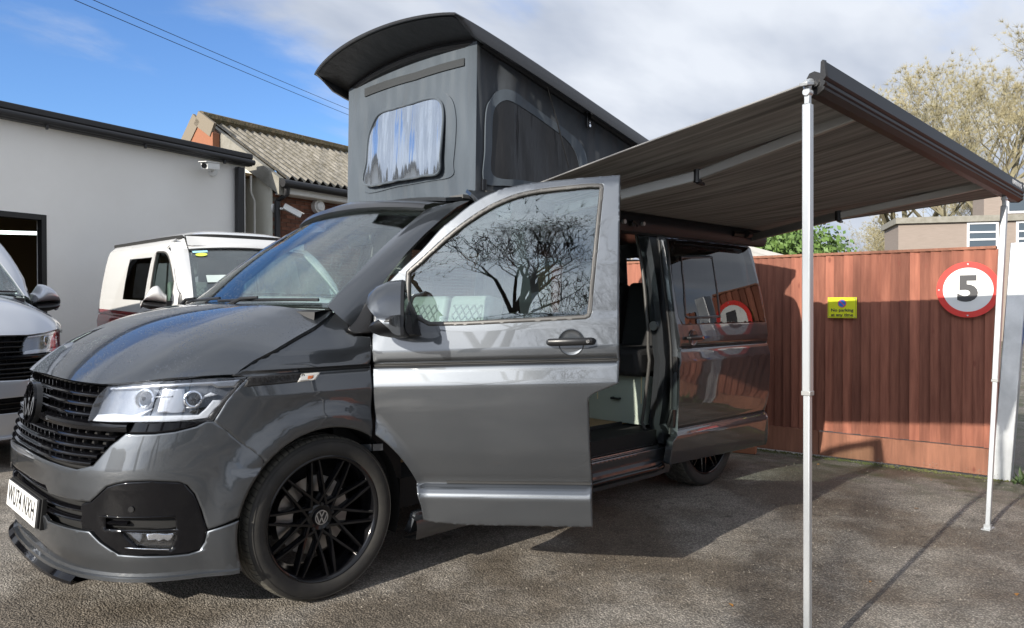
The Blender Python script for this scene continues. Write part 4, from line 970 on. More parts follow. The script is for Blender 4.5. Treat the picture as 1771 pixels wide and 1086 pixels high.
# ---------------- raised roof: shell and canvas ----------------
pt_n0, pt_n1 = on(831,342,1,.30), on(823,95,1,.30); pt_f0, pt_f1 = on(616,362,1,1.60), on(627,118,1,1.60)
x0_ = (pt_n0.x+pt_f0.x)/2; x1_ = (pt_n1.x+pt_f1.x)/2
SHX0, SHZ0 = .885, 2.80; SHX1, SHZ1 = 3.86, 2.02
def shell_pt(u, s, side=0):
    """outer skin of the roof shell; u across, s front to back"""
    a = abs(u); x = SHX0 - .075*(1-a**2.2)*(1-s)**3 + s*(SHX1-SHX0); sl = (SHZ1-SHZ0)/(SHX1-SHX0)
    z = SHZ0 + (x-SHX0)*sl + (.045+.03*s)*(1-a**2.0) - .012*(1-s)**14 - .02*s**10; w = .755 - .03*(1-s)**9*(a**6); return Vector((x, CY+u*w, z))
mb = MB(); secs = []; nu = 33; SS_ = [0,.008,.02,.04,.07,.12,.2,.3,.45,.6,.75,.9,.97,1]
for s in SS_:
    us_ = np.linspace(-1,1,nu); outer = [shell_pt(u, s) for u in us_]
    fl_ = .070*ss(0,.05,s)+.008
    dn = Vector((.26,0,-.96)); inn = [p + dn*(.012) for p in [shell_pt(u*.965, s) for u in us_]]
    e0 = outer[0] + Vector((0,.004,0)) + dn*fl_; e1 = outer[-1] + Vector((0,-.004,0)) + dn*fl_
    secs.append([e0+Vector((0,.018,0)), e0, outer[0]+Vector((0,-.004,-.008))] + outer + [outer[-1]+Vector((0,.004,-.008)), e1, e1+Vector((0,-.018,0))] + inn[::-1])
mb.loft(secs, closed=True, caps=False)
# front lip closes outer and inner skins
m_ = len(secs[0]); mb.f.append(tuple(range(m_))[::-1]); mb.mi.append(0)
mb.f.append(tuple((len(secs)-1)*m_+i for i in range(m_))); mb.mi.append(0)
shell = mb.build('pop_top_roof', M_SHELL, van, 45)
# inner frame rib that the canvas hangs from
def under(u, s, d=.03): return shell_pt(u, s) + Vector((.26,0,-.96))*d
mb = MB()
loop = [under(u, .085, .045) for u in np.linspace(-.86,.86,20)] + [under(.86, s, .045) for s in np.linspace(.1,.95,12)] + [under(u, .95, .045) for u in np.linspace(.8,-.8,12)] + [under(-.86, s, .045) for s in np.linspace(.95,.1,12)]
mb.tube(loop+[loop[0]], .028, 8, cap=False); mb.build('shell_rib', M_SHELLU, shell)
liner = MB(); liner.loft([[under(u, s, .017+.012*ss(0,.05,s)) for u in np.linspace(-.95,.95,20)] for s in (.004,.05,.1,.3,.6,.97)]); liner.build('shell_lining', M_SHELLU, shell)
# tray the canvas stands on
mb = MB(); mb.box((1.16,.285,1.80),(3.84,1.62,1.90)); mb.build('pop_top_tray', M_SATIN, van, bevel=.012)
# canvas: front, two sides, back, each a slightly billowing sheet
YN, YF = .30, 1.604
def zt_(x, y): 
    u = (y-CY)/.755; a = abs(u); return SHZ0 + (x-SHX0)*(SHZ1-SHZ0)/(SHX1-SHX0) + .048*(1-a**2.0) - .045
rn = random.Random(3)
ph = [rn.uniform(0,6.3) for _ in range(12)]
def wav(a, b, k): return math.sin(a*7+ph[k]+b*1.7)*.5 + math.sin(a*17+ph[k+1]-b*2.3)*.3 + math.sin(a*31+ph[k+2]+b)*.2
def sheet(name, f, n, m_, mat_, off_dir, parent=van, thick=.003):
    us = np.linspace(0,1,n); vs = np.linspace(0,1,m_); return grid_sheet(name, f, list(us), list(vs), mat_, parent, thick, 60)
xb_ = 1.12
def cfront(u, v):
    y = YN + (YF-YN)*u; x = xb_ - .03 + .015*v - .05*math.sin(math.pi*v)*math.sin(math.pi*u)*.3; z0 = 1.85; z = z0 + (zt_(x,y)-z0)*v; edge = min(1, 8*u, 8*(1-u))
    return Vector((x + wav(u*1.3, v, 0)*.013*math.sin(math.pi*min(1,v*1.1+.1))*edge, y, z))
def cside(yy, k, sg):
    def f(u, v):
        x = xb_ + (3.72-xb_)*u - (.03-.015*v)*(1-u)**6; z0 = 1.85; z1 = max(zt_(x, yy), z0+.02); z = z0+(z1-z0)*v
        tuck = .05*math.sin(math.pi*v)*math.exp(-((u-.045)/.022)**2) - .03*math.sin(math.pi*v)*math.exp(-((u-.10)/.02)**2) + .012*math.sin(u*60+4*v)*math.exp(-u*7)*math.sin(math.pi*v)
        return Vector((x, yy + sg*(wav(u*2.2, v, k)*.018*math.sin(math.pi*v) + .02*math.sin(math.pi*v)*math.sin(math.pi*u) + tuck*.8), z))
    return f
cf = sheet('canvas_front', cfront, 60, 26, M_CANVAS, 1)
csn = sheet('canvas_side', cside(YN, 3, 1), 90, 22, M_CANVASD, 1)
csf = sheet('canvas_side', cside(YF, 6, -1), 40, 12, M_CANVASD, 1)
def ray_grid(f, px, py):
    """(u, v) where a sight line meets the sheet"""
    o = np.array(CAM); d = np.array(ray(px, py)); u, v = .5, .5
    for _ in range(25):
        p = np.array(f(u,v)); e = p-o; e -= d*e.dot(d); a = (np.array(f(u+1e-3,v))-p)/1e-3; b = (np.array(f(u,v+1e-3))-p)/1e-3
        J = np.stack([a-d*a.dot(d), b-d*b.dot(d)],1); st = np.clip(np.linalg.lstsq(J,-e,rcond=None)[0],-.2,.2); u = min(max(u+st[0],0),1); v = min(max(v+st[1],0),1)
    return u, v
class FS:   # wraps a sheet so that traced patches can be cut from it (its (u,v) are scaled to metres)
    def __init__(s, f, su, sv, sgn): s.F = f; s.su = su; s.sv = sv; s.sg = sgn
    def f(s, u, v): return s.F(u/s.su, v/s.sv)
    def nrm(s, u, v):
        a = s.f(u+2e-3,v)-s.f(u-2e-3,v); b = s.f(u,v+2e-3)-s.f(u,v-2e-3); return a.cross(b).normalized()*s.sg
    def hit(s, px, py, T=None): u, v = ray_grid(s.F, px, py); return (u*s.su, v*s.sv)
FSF = FS(cfront, 1.3, .85, 1); q = FSF.nrm(.6,.4); FSF.sg = 1 if q.x < 0 else -1
fn = cside(YN,3,1); FSS = FS(fn, 2.6, .8, 1); q = FSS.nrm(.6,.3); FSS.sg = 1 if q.y < 0 else -1
def patch(name, S, px, m, parent, off=.004, thick=.003, hole=None, step=.03, smooth_=True):
    o = uvs(S, cr(px, 5, True) if smooth_ else px); h = [uvs(S, cr(hole, 5, True) if smooth_ else hole)] if hole else []
    return geo_obj(name, panel_geo(S, o, h, step=step, off=off, thick=thick, rnd=.0005), m, parent, None, 40)
fw_ = [(641,321),(641,280),(642,243),(649,216),(662,197),(685,189),(713,181),(740,173),(757,171),(768,180),(772,198),(772,225),(770,270),(768,300),(740,306),(700,313)]
fo_ = [(632,332),(634,280),(638,235),(648,205),(665,186),(700,174),(740,162),(765,159),(783,172),(790,200),(790,235),(786,280),(783,305),(740,314),(690,323)]
patch('front_window_flap', FSF, fo_, M_CANVAS, cf, .010, .008, fw_)
def pvc(u, v):
    p = cfront(u, v); a = u*23; b = v*14
    cr_ = abs(math.sin(a*.8+.6*math.sin(b*.35)+ph[1]))*.7 + abs(math.sin(a*1.7-b*.16+ph[2]))*.45 + .10*math.sin(a*.5+b*.9+ph[4])
    return p + Vector((-.008 - .046*max(0,.85-v) + .0042*cr_, 0, 0))
FSP = FS(pvc, 1.3, .85, FSF.sg); FSP.hit = FSF.hit
patch('front_window', FSP, fw_, M_PVC, cf, .004, .002, step=.012)
pip = [FSP.f(*q)+FSP.nrm(*q)*.006 for q in uvs(FSP, cr(fw_, 4, True))]; MB().tube(pip+[pip[0]], .0075, 8, cap=False).build('window_piping', M_CANVAS, cf)
patch('hook_strip', FSF, [(633,154),(720,126),(805,101),(805,114),(720,139),(633,168)], mat('dark_hook_strip', (.038,.042,.046), rough=.95, bump=(60,.8,.004)), cf, .012, .008, smooth_=False)
sw_ = [(850,303),(849,250),(850,205),(857,184),(873,174),(890,180),(920,199),(950,220),(975,240),(992,262),(1000,290),(1000,325),(960,322),(900,312)]
so_ = [(836,316),(836,260),(838,195),(846,172),(862,157),(885,158),(915,180),(950,206),(980,228),(1003,250),(1013,280),(1014,335),(960,333),(880,322)]
patch('side_window_flap', FSS, so_, M_CANVAS, csn, .014, .008, sw_)
patch('side_window', FSS, sw_, M_MESHW, csn, .010, .003)
p1, p2 = on(941,128,1,.285), on(984,290,1,.275)
MB().tube([p1, p1.lerp(p2,.5)+Vector((0,-.004,0)), p2], .005, 6).build('canvas_strap', M_SATIN, csn)
p = on(1017,208,1,.27); MB().box(p+Vector((-.015,-.01,-.05)), p+Vector((.02,.01,.05))).build('shell_bracket', M_SATIN, shell, bevel=.005)
mb = MB()
for dz in (-.012,-.036): mb.tube([p+Vector((.0,-.012,dz)), p+Vector((0,-.018,dz))], .009, 12)
mb.build('bracket_bolt', M_CHROME, shell)
p = on(837,320,1,.26); MB().tube([p+Vector((0,0,-.03)), p+Vector((0,0,.03))], .017, 12).build('roof_catch', M_BLACK, van)
# ---------------- awning ----------------
M_AWD = mat('anthracite_awning_metal', (.018,.021,.026), rough=.45, metal=.0, spec=.3)
M_AWL = mat('silver_anodised_leg', (.50,.52,.53), rough=.36, metal=.55)
M_ARM = mat('grey_awning_arm', (.36,.36,.35), rough=.4, metal=.4)
def awn_cloth():
    m = mat('striped_grey_awning_cloth', (.16,.155,.15), rough=.85); t = m.node_tree; b = t.nodes['Principled BSDF']
    g = t.nodes.new('ShaderNodeTexCoord'); mp = t.nodes.new('ShaderNodeMapping'); t.links.new(g.outputs['Object'], mp.inputs[0]); mp.inputs['Scale'].default_value = (26,1.1,1.1)
    n = t.nodes.new('ShaderNodeTexNoise'); t.links.new(mp.outputs[0], n.inputs['Vector']); n.inputs['Scale'].default_value = 1.0; n.inputs['Detail'].default_value = 6; n.inputs['Roughness'].default_value = .65
    r = t.nodes.new('ShaderNodeValToRGB'); t.links.new(n.outputs['Fac'], r.inputs[0]); r.color_ramp.elements[0].position = .35; r.color_ramp.elements[1].position = .68
    r.color_ramp.elements[0].color = (.14,.138,.135,1); r.color_ramp.elements[1].color = (.40,.395,.39,1); t.links.new(r.outputs[0], b.inputs['Base Color'])
    # thin woven cloth lets some light through
    tr = t.nodes.new('ShaderNodeBsdfTranslucent'); t.links.new(r.outputs[0], tr.inputs[0]); x = t.nodes.new('ShaderNodeMixShader'); x.inputs[0].default_value = .16
    t.links.new(b.outputs[0], x.inputs[1]); t.links.new(tr.outputs[0], x.inputs[2]); t.links.new(x.outputs[0], t.nodes['Material Output'].inputs[0]); return m
M_AWC = awn_cloth()
aw = tag(empty('awning', (2.3,-.1,0)), 'extended grey striped awning on two silver legs fixed along the dark campervan roof', 'awning')
AWT = Matrix.Translation((-2.3,.1,0))   # children are given in scene coordinates
def AB(mb, name, m, parent=aw, smooth=40, bevel=0):
    mb.v = [tuple(Vector(v) + (Vector((-2.3,.1,0)))) for v in mb.v]; return mb.build(name, m, parent, smooth, bevel)
LN, LF = on(1412,140,1,-1.66), on(1757,335,1,-1.66)     # ends of the lead rail
CN, CF = Vector((1.02,-.045,1.79)), Vector((3.60,-.045,1.775))
YC = -.045
# case
pf = [(.055,-.075),(.0,-.085),(-.045,-.075),(-.062,-.03),(-.060,.03),(-.03,.062),(.02,.068),(.055,.06)]
mb = MB(); mb.loft([[Vector((x,YC+a+.02,1.765+b*.85)) for a,b in pf] for x in (CN.x-.02, CF.x+.02)], closed=True, caps=True); case = AB(mb, 'awning_case', M_AWD, smooth=50)
for px_, r_ in ((1080,.013),(1113,.012)):
    p = on(px_, 383 if px_ < 1100 else 387, 1, -.10); AB(MB().tube([p+Vector((0,.012,0)), p+Vector((0,-.006,0))], r_, 16), 'case_cap', M_AWL, case)
p = on(1096,386,1,-.11); k = MB().tube([p+Vector((0,.03,0)), p+Vector((0,-.0,0))], .018, 14); k.tube([p+Vector((-.02,-.005,.012)), p+Vector((.02,-.005,-.002)), p+Vector((.025,-.01,-.02))], .006, 8); AB(k, 'winch_eye', M_SATIN, case)
p = on(1287,405,1,-.12); k = MB().tube([p+Vector((-.10,.03,0)), p], .02, 12); k.tube([p+Vector((-.01,-.02,0)), p+Vector((.045,-.02,.0))], .026, 16); AB(k, 'case_end_fitting', M_SATIN, case)
# canopy, sagging a little
def canopy(u, v):
    a = CN.lerp(CF, u) + Vector((0,0,.035)); b = LN.lerp(LF, u) + Vector((0,.03,.0)); p = a.lerp(b, v); p.z -= .035*math.sin(math.pi*v)*math.sin(math.pi*u) ; p.z += .006*math.sin(u*40+3*v)*math.sin(math.pi*v)*.5; return p
mb = MB(); us_ = np.linspace(0,1,61); vs_ = np.linspace(0,1,25)
top = [[canopy(u,v)+Vector((-2.3,.1,0)) for v in vs_] for u in us_]
o = grid_sheet('canopy', lambda u, v: canopy(u, v)+Vector((-2.3,.1,0)), list(us_), list(vs_), M_AWC, aw, .0015, 60)
for uu in (0,1): AB(MB().tube([canopy(uu,v) for v in vs_], .004, 6), 'canopy_hem', M_AWC, o)
# lead rail: one extruded profile (y outwards, z up)
ax = (LF-LN).normalized()
prf = [(.028,-.048),(-.012,-.052),(-.034,-.038),(-.036,-.030),(-.030,-.026),(-.036,-.020),(-.037,-.010),(-.030,-.006),(-.037,.0),(-.040,.006),(-.034,.060),(-.028,.064),(-.022,.058),(-.020,.020),(.0,.030),(.018,.026),(.028,.01)]
mb = MB(); mb.loft([[e_+Vector((0,a,b)) for a,b in prf] for e_ in (LN+ax*-.0, LF)], closed=True, caps=True); lr = AB(mb, 'lead_rail', M_AWD, smooth=25)
for e_, s in ((LN,-1),(LF,1)):
    mb = MB(); pr = [(a*1.06,b*1.05) for a,b in prf]; mb.loft([[e_+ax*(.002*s)+Vector((0,a,b)) for a,b in pr], [e_+ax*(.016*s)+Vector((0,a*.96,b*.96)) for a,b in pr]], closed=True, caps=True); mb.tube([e_+ax*(.012*s)+Vector((0,0,-.012)), e_+ax*(.022*s)+Vector((0,0,-.012))], .018, 16); AB(mb, 'rail_end_cap', M_SATIN, lr)
tp = LF + Vector((-.16,-.0405,-.0)) - ax*.0
TM = frame(LF - ax*.14 + Vector((-2.3,.1,0)) + Vector((0,-.0385,.030)), ax, (0,.02,1)); link('rail_lettering', text_mesh('FIAMMA F45', .038, .0006, TM, .0006, 1.0), mat('white_print', (.7,.7,.7), rough=.4), lr)
# arms
def arm(e0, el, e1):
    a = AB(MB().beam(e0, el, .030, .052), 'awning_arm', M_ARM, bevel=.006)
    AB(MB().beam(el, e1, .028, .046), 'forearm', M_ARM, a, bevel=.006)
    k = MB().tube([el+Vector((0,0,-.031)), el+Vector((0,0,.029))], .021, 16); k.beam(el+Vector((.0,0,-.03)), el+Vector((.045,.0,-.035)), .02, .012); AB(k, 'elbow', M_SATIN, a)
def can_pt(px, py, dz=-.055):
    u = v = .5; 
    f = lambda u, v: canopy(u, v) + Vector((0,0,dz)); u, v = ray_grid(f, px, py); return f(u, v)
el1 = can_pt(1207,304); arm(Vector((1.32,-.07,1.76)), el1, LN.lerp(LF,.17)+Vector((0,.04,-.01)))
el2 = can_pt(1450,373); arm(Vector((3.42,-.07,1.75)), el2, LN.lerp(LF,.83)+Vector((0,.04,-.01)))
# legs
def leg(top, bot, split, w, far=False):
    d = (bot-top).normalized(); s = top + (bot-top)*split
    a = AB(MB().beam(top, s, w, w, up=(0,1,0)), 'awning_leg', M_AWL, bevel=.004)
    AB(MB().beam(s-d*.05, bot, w*.78, w*.78, up=(0,1,0)), 'inner_leg', M_AWL, a, bevel=.003)
    k = MB().beam(s-d*.004, s+d*.012, w*1.10, w*1.10, up=(0,1,0)); k.tube([s+Vector((w*.3,-w*.0,0)), s+Vector((w*.85,0,0))], .006, 8); AB(k, 'leg_collar', M_ARM, a, bevel=.002)
    k = MB(); b0 = top + Vector((0,0,.0)); k.beam(b0, b0+Vector((0,0,.055)), w*.62, w*.62, up=(0,1,0)); k.tube([b0+Vector((-w*.5,0,.040)), b0+Vector((w*.5,0,.040))], .014, 14); k.tube([b0+Vector((0,-.0,.05)), b0+Vector((.012,.01,.075)), b0+Vector((.045,.012,.085))], [.013,.015,.016], 12); k.beam(b0+Vector((-.035,0,.062)), b0+Vector((.02,0,.074)), .03, .012); AB(k, 'leg_bracket', M_AWL, a, bevel=.002)
    k = MB(); k.box((bot.x-.05,bot.y-.022,.001),(bot.x+.05,bot.y+.022,.006)); k.beam(bot, bot+Vector((0,0,.02)), w*1.05, w*1.05, up=(0,1,0)); AB(k, 'leg_foot', M_AWL, a)
leg(on(1397,180,1,-1.66), Vector((.908,-1.666,.006)), .512, .030)
leg(on(1737,356,1,-1.66), Vector((3.23,-1.63,.006)), .545, .032)
# ---------------- ground ----------------
def ground_mat():
    m = mat('worn_asphalt', (.07,.066,.06), rough=.75); t = m.node_tree; b = t.nodes['Principled BSDF']; LK = t.links.new
    def nn(k, **kw):
        n = t.nodes.new(k)
        for a, v in kw.items(): setattr(n, a, v)
        return n
    g = nn('ShaderNodeTexCoord'); P = g.outputs['Object']
    v = nn('ShaderNodeTexVoronoi'); LK(P, v.inputs['Vector']); v.inputs['Scale'].default_value = 115; v.inputs['Randomness'].default_value = 1
    v2 = nn('ShaderNodeTexVoronoi'); LK(P, v2.inputs['Vector']); v2.inputs['Scale'].default_value = 230
    hs = nn('ShaderNodeSeparateColor'); LK(v.outputs['Color'], hs.inputs[0])
    cr_ = nn('ShaderNodeValToRGB'); LK(hs.outputs[0], cr_.inputs[0]); e = cr_.color_ramp.elements
    e[0].color = (.27,.245,.212,1); e[0].position = 0; e[1].color = (.54,.495,.43,1); e[1].position = 1; q = e.new(.5); q.color = (.36,.325,.28,1); q = e.new(.85); q.color = (.44,.40,.35,1)
    # bitumen between the stones
    dm = nn('ShaderNodeMapRange'); LK(v.outputs['Distance'], dm.inputs[0]); dm.inputs[1].default_value = .28; dm.inputs[2].default_value = .62
    x1 = nn('ShaderNodeMix', data_type='RGBA'); LK(dm.outputs[0], x1.inputs[0]); LK(cr_.outputs[0], x1.inputs[6]); x1.inputs[7].default_value = (.165,.15,.13,1)
    # patches: clean, damp and mossy
    n1 = nn('ShaderNodeTexNoise'); LK(P, n1.inputs['Vector']); n1.inputs['Scale'].default_value = .9; n1.inputs['Detail'].default_value = 7; n1.inputs['Roughness'].default_value = .62
    m1 = nn('ShaderNodeMapRange', interpolation_type='SMOOTHSTEP'); LK(n1.outputs['Fac'], m1.inputs[0]); m1.inputs[1].default_value = .42; m1.inputs[2].default_value = .60
    x2 = nn('ShaderNodeMix', data_type='RGBA', blend_type='MULTIPLY'); LK(m1.outputs[0], x2.inputs[0]); LK(x1.outputs[2], x2.inputs[6]); x2.inputs[7].default_value = (.56,.52,.47,1)
    n3 = nn('ShaderNodeTexNoise'); LK(P, n3.inputs['Vector']); n3.inputs['Scale'].default_value = 5.5; n3.inputs['Detail'].default_value = 8; n3.inputs['Roughness'].default_value = .7
    m3 = nn('ShaderNodeMapRange'); LK(n3.outputs['Fac'], m3.inputs[0]); m3.inputs[1].default_value = .35; m3.inputs[2].default_value = .7; m3.inputs[3].default_value = .76; m3.inputs[4].default_value = 1.25
    x3 = nn('ShaderNodeVectorMath', operation='SCALE'); LK(x2.outputs[2], x3.inputs[0]); LK(m3.outputs[0], x3.inputs['Scale'])
    # long thin cracks and dark drips
    dn_ = nn('ShaderNodeTexNoise'); LK(P, dn_.inputs['Vector']); dn_.inputs['Scale'].default_value = 3.5; dn_.inputs['Detail'].default_value = 6
    dvv = nn('ShaderNodeVectorMath', operation='SCALE'); LK(dn_.outputs['Color'], dvv.inputs[0]); dvv.inputs['Scale'].default_value = .22
    dva = nn('ShaderNodeVectorMath', operation='ADD'); LK(P, dva.inputs[0]); LK(dvv.outputs[0], dva.inputs[1])
    ck = nn('ShaderNodeTexVoronoi', feature='DISTANCE_TO_EDGE'); LK(dva.outputs[0], ck.inputs['Vector']); ck.inputs['Scale'].default_value = .55
    ckm = nn('ShaderNodeMapRange'); LK(ck.outputs['Distance'], ckm.inputs[0]); ckm.inputs[1].default_value = .0; ckm.inputs[2].default_value = .006; ckm.inputs[3].default_value = .74; ckm.inputs[4].default_value = 1
    st = nn('ShaderNodeTexNoise'); LK(P, st.inputs['Vector']); st.inputs['Scale'].default_value = 9; st.inputs['Detail'].default_value = 2
    stm = nn('ShaderNodeMapRange'); LK(st.outputs['Fac'], stm.inputs[0]); stm.inputs[1].default_value = .66; stm.inputs[2].default_value = .72; stm.inputs[3].default_value = 1; stm.inputs[4].default_value = .62
    ml_ = nn('ShaderNodeMath', operation='MULTIPLY'); LK(ckm.outputs[0], ml_.inputs[0]); LK(stm.outputs[0], ml_.inputs[1])
    x3b = nn('ShaderNodeVectorMath', operation='SCALE'); LK(x3.outputs[0], x3b.inputs[0]); LK(ml_.outputs[0], x3b.inputs['Scale']); x3 = x3b
    # moss towards the fence
    sx = nn('ShaderNodeSeparateXYZ'); LK(P, sx.inputs[0]); mo = nn('ShaderNodeMapRange'); LK(sx.outputs['X'], mo.inputs[0]); mo.inputs[1].default_value = 3.6; mo.inputs[2].default_value = 4.5
    n4 = nn('ShaderNodeTexNoise'); LK(P, n4.inputs['Vector']); n4.inputs['Scale'].default_value = 4; n4.inputs['Detail'].default_value = 8
    m4 = nn('ShaderNodeMapRange'); LK(n4.outputs['Fac'], m4.inputs[0]); m4.inputs[1].default_value = .45; m4.inputs[2].default_value = .65
    mm = nn('ShaderNodeMath', operation='MULTIPLY'); LK(mo.outputs[0], mm.inputs[0]); LK(m4.outputs[0], mm.inputs[1])
    x4 = nn('ShaderNodeMix', data_type='RGBA'); LK(mm.outputs[0], x4.inputs[0]); LK(x3.outputs[0], x4.inputs[6]); x4.inputs[7].default_value = (.085,.095,.05,1)
    LK(x4.outputs[2], b.inputs['Base Color'])
    rr = nn('ShaderNodeMapRange'); LK(m1.outputs[0], rr.inputs[0]); rr.inputs[3].default_value = .82; rr.inputs[4].default_value = .55; LK(rr.outputs[0], b.inputs['Roughness'])
    h = nn('ShaderNodeMath', operation='MULTIPLY_ADD'); LK(v.outputs['Distance'], h.inputs[0]); h.inputs[1].default_value = -1.0; h.inputs[2].default_value = 1
    h2 = nn('ShaderNodeMath', operation='MULTIPLY_ADD'); LK(v2.outputs['Distance'], h2.inputs[0]); h2.inputs[1].default_value = -.4; LK(h.outputs[0], h2.inputs[2])
    u = nn('ShaderNodeBump'); u.inputs['Strength'].default_value = .9; u.inputs['Distance'].default_value = .007; LK(h2.outputs[0], u.inputs['Height'])
    n5 = nn('ShaderNodeTexNoise'); LK(P, n5.inputs['Vector']); n5.inputs['Scale'].default_value = 2.5; n5.inputs['Detail'].default_value = 4
    u2 = nn('ShaderNodeBump'); u2.inputs['Strength'].default_value = .6; u2.inputs['Distance'].default_value = .03; LK(n5.outputs['Fac'], u2.inputs['Height']); LK(u.outputs[0], u2.inputs['Normal']); LK(u2.outputs[0], b.inputs['Normal'])
    return m
gm = ground_mat()
def zg(x, y=0): return -.075*ss(3.6,5.0,x)*ss(2.4,1.2,y) + .09*ss(2.4,4.0,y)     # the yard falls gently to the fence
mb = MB(); xs_ = [-300,-20,0,2,3.6]+[3.7+.1*k for k in range(13)]+[5.0,8,20,300]; mb.loft([[Vector((x,y,zg(x,y))) for x in sorted(set(round(q,3) for q in xs_))] for y in (-300,-10,0,1.2,1.6,2,2.4,2.8,3.2,3.6,4,10,300)])
tag(mb.build('ground', gm), kind='structure')
# loose stones and a few fallen leaves near the camera
M_STONE = mat('loose_stone', (.26,.23,.19), rough=.85); M_LEAF = mat('dead_leaf', (.42,.20,.05), rough=.7)
mb = MB(); r2 = random.Random(11)
for i in range(1500):
    x = r2.uniform(-1.2,5.0); y = r2.uniform(-2.6,.2) if x < 4.4 else r2.uniform(-2,.4); s = r2.uniform(.002,.0055); a = r2.uniform(0,6.28)
    vs = [(x+s*math.cos(a+k*1.57)*r2.uniform(.7,1.2), y+s*math.sin(a+k*1.57)*r2.uniform(.7,1.2), .0) for k in range(4)] + [(x,y,s*.9)]
    mb.add(vs, [(0,1,4),(1,2,4),(2,3,4),(3,0,4)])
tag(mb.build('loose_gravel', M_STONE, smooth=None), kind='stuff')
for i in range(9):
    x, y = [(1.9,-1.5),(-.35,-.75),(.9,-1.9),(4.3,-1.0),(3.4,-1.2),(2.2,-2.0),(.1,-1.35),(4.25,-.2),(1.2,-1.2)][i]; a = i*1.3; s = .014+.003*(i%3)
    mb = MB(); c, d_ = math.cos(a)*s, math.sin(a)*s
    mb.add([(x-c,y-d_,.003),(x+d_*.5,y-c*.5,.008),(x+c,y+d_,.002),(x-d_*.5,y+c*.5,.004)], [(0,1,2,3)])
    tag(mb.build('fallen_leaf', M_LEAF, smooth=None), 'tiny dead orange leaf ' + ['in the open under the middle of the awning','below the front bumper corner','just left of the near awning leg','by the foot of the galvanised post','near the far awning leg','between the two awning legs at the picture bottom','just in front of the front wheel','at the foot of the fence under the yellow sign','below the open front door'][i], 'leaf', 'fallen leaves on the asphalt')
# ---------------- fence ----------------
FA = Vector((4.845,.71,-.07)); FB = Vector((5.05,-1.19,-.07)); fd = (FB-FA).normalized(); fnm = Vector((fd.y,-fd.x,0)).normalized()
HF = 1.785
if fnm.x > 0: fnm = -fnm
def wood(name, col, col2):
    m = mat(name, col, rough=.75, noise=(2.2,.75,col2), stretch=(14,14,1.2), bump=(5,.5,.006)); t = m.node_tree; b = t.nodes['Principled BSDF']
    # every board its own tint
    oi = t.nodes.new('ShaderNodeObjectInfo'); r = t.nodes.new('ShaderNodeMapRange'); t.links.new(oi.outputs['Random'], r.inputs[0]); r.inputs[3].default_value = .62; r.inputs[4].default_value = 1.25
    s = t.nodes.new('ShaderNodeVectorMath'); s.operation = 'SCALE'; src = b.inputs['Base Color'].links[0].from_socket; t.links.new(src, s.inputs[0]); t.links.new(r.outputs[0], s.inputs['Scale'])
    # knots
    g = t.nodes.new('ShaderNodeTexCoord'); mp = t.nodes.new('ShaderNodeMapping'); t.links.new(g.outputs['Object'], mp.inputs[0]); mp.inputs['Scale'].default_value = (7,7,3.4)
    ml = t.nodes.new('ShaderNodeVectorMath'); ml.operation = 'ADD'; sc = t.nodes.new('ShaderNodeCombineXYZ'); ml2 = t.nodes.new('ShaderNodeMath'); ml2.operation = 'MULTIPLY'; t.links.new(oi.outputs['Random'], ml2.inputs[0]); ml2.inputs[1].default_value = 40
    t.links.new(ml2.outputs[0], sc.inputs[2]); t.links.new(mp.outputs[0], ml.inputs[0]); t.links.new(sc.outputs[0], ml.inputs[1])
    v = t.nodes.new('ShaderNodeTexVoronoi'); t.links.new(ml.outputs[0], v.inputs['Vector']); v.inputs['Scale'].default_value = 1
    k = t.nodes.new('ShaderNodeMapRange'); t.links.new(v.outputs['Distance'], k.inputs[0]); k.inputs[1].default_value = .05; k.inputs[2].default_value = .11
    x = t.nodes.new('ShaderNodeMix'); x.data_type = 'RGBA'; t.links.new(k.outputs[0], x.inputs[0]); x.inputs[6].default_value = (.22,.07,.045,1); t.links.new(s.outputs[0], x.inputs[7]); t.links.new(x.outputs[2], b.inputs['Base Color'])
    return m
M_FENCE = wood('red_brown_stained_wood', (.37,.140,.088), (.20,.066,.042)); M_FENCE2 = wood('red_brown_gravel_board', (.31,.135,.083), (.18,.08,.05))
fence = tag(empty('fence', FA, 0), 'tall red-brown close-board fence closing off the yard behind the van', 'fence')
fence2 = tag(empty('fence', FB+fd*.30, 0), 'red-brown fence continuing to the right beyond the galvanised steel post', 'fence')
r3 = random.Random(5)
def fpt(s, z, o=0): return FA + fd*s + Vector((0,0,z)) + fnm*o
LEN = (FB-FA).length
def board(par, base, s, w, z0, z1, o, m, lean=0):
    mb = MB(); V = []
    for zz_, le_ in ((z0,0),(z1,lean)):
        for ds, oo in ((0,.027),(w,.008),(w,0),(0,0)): V.append(fpt(s+ds+le_, zz_, oo+o)-base)
    mb.add(V, [(0,1,2,3),(7,6,5,4),(0,4,5,1),(1,5,6,2),(2,6,7,3),(3,7,4,0)]); mb.build('board', m, par, None)
s = -2.3; 
while s < LEN+.02:
    w = .094 + r3.uniform(-.004,.006); left = s < .35; z0 = .235
    board(fence, FA, s, w, z0 + r3.uniform(-.004,.004), HF-.02+r3.uniform(-.006,.004), r3.uniform(0,.004), M_FENCE, r3.uniform(-.004,.004)); s += .0745 + r3.uniform(-.004,.004)
s = LEN+.34
while s < LEN+9:
    board(fence2, FB+fd*.30, s, .094, .20, 1.70+r3.uniform(-.006,.004), -.06+r3.uniform(0,.004), M_FENCE, r3.uniform(-.003,.003)); s += .0755
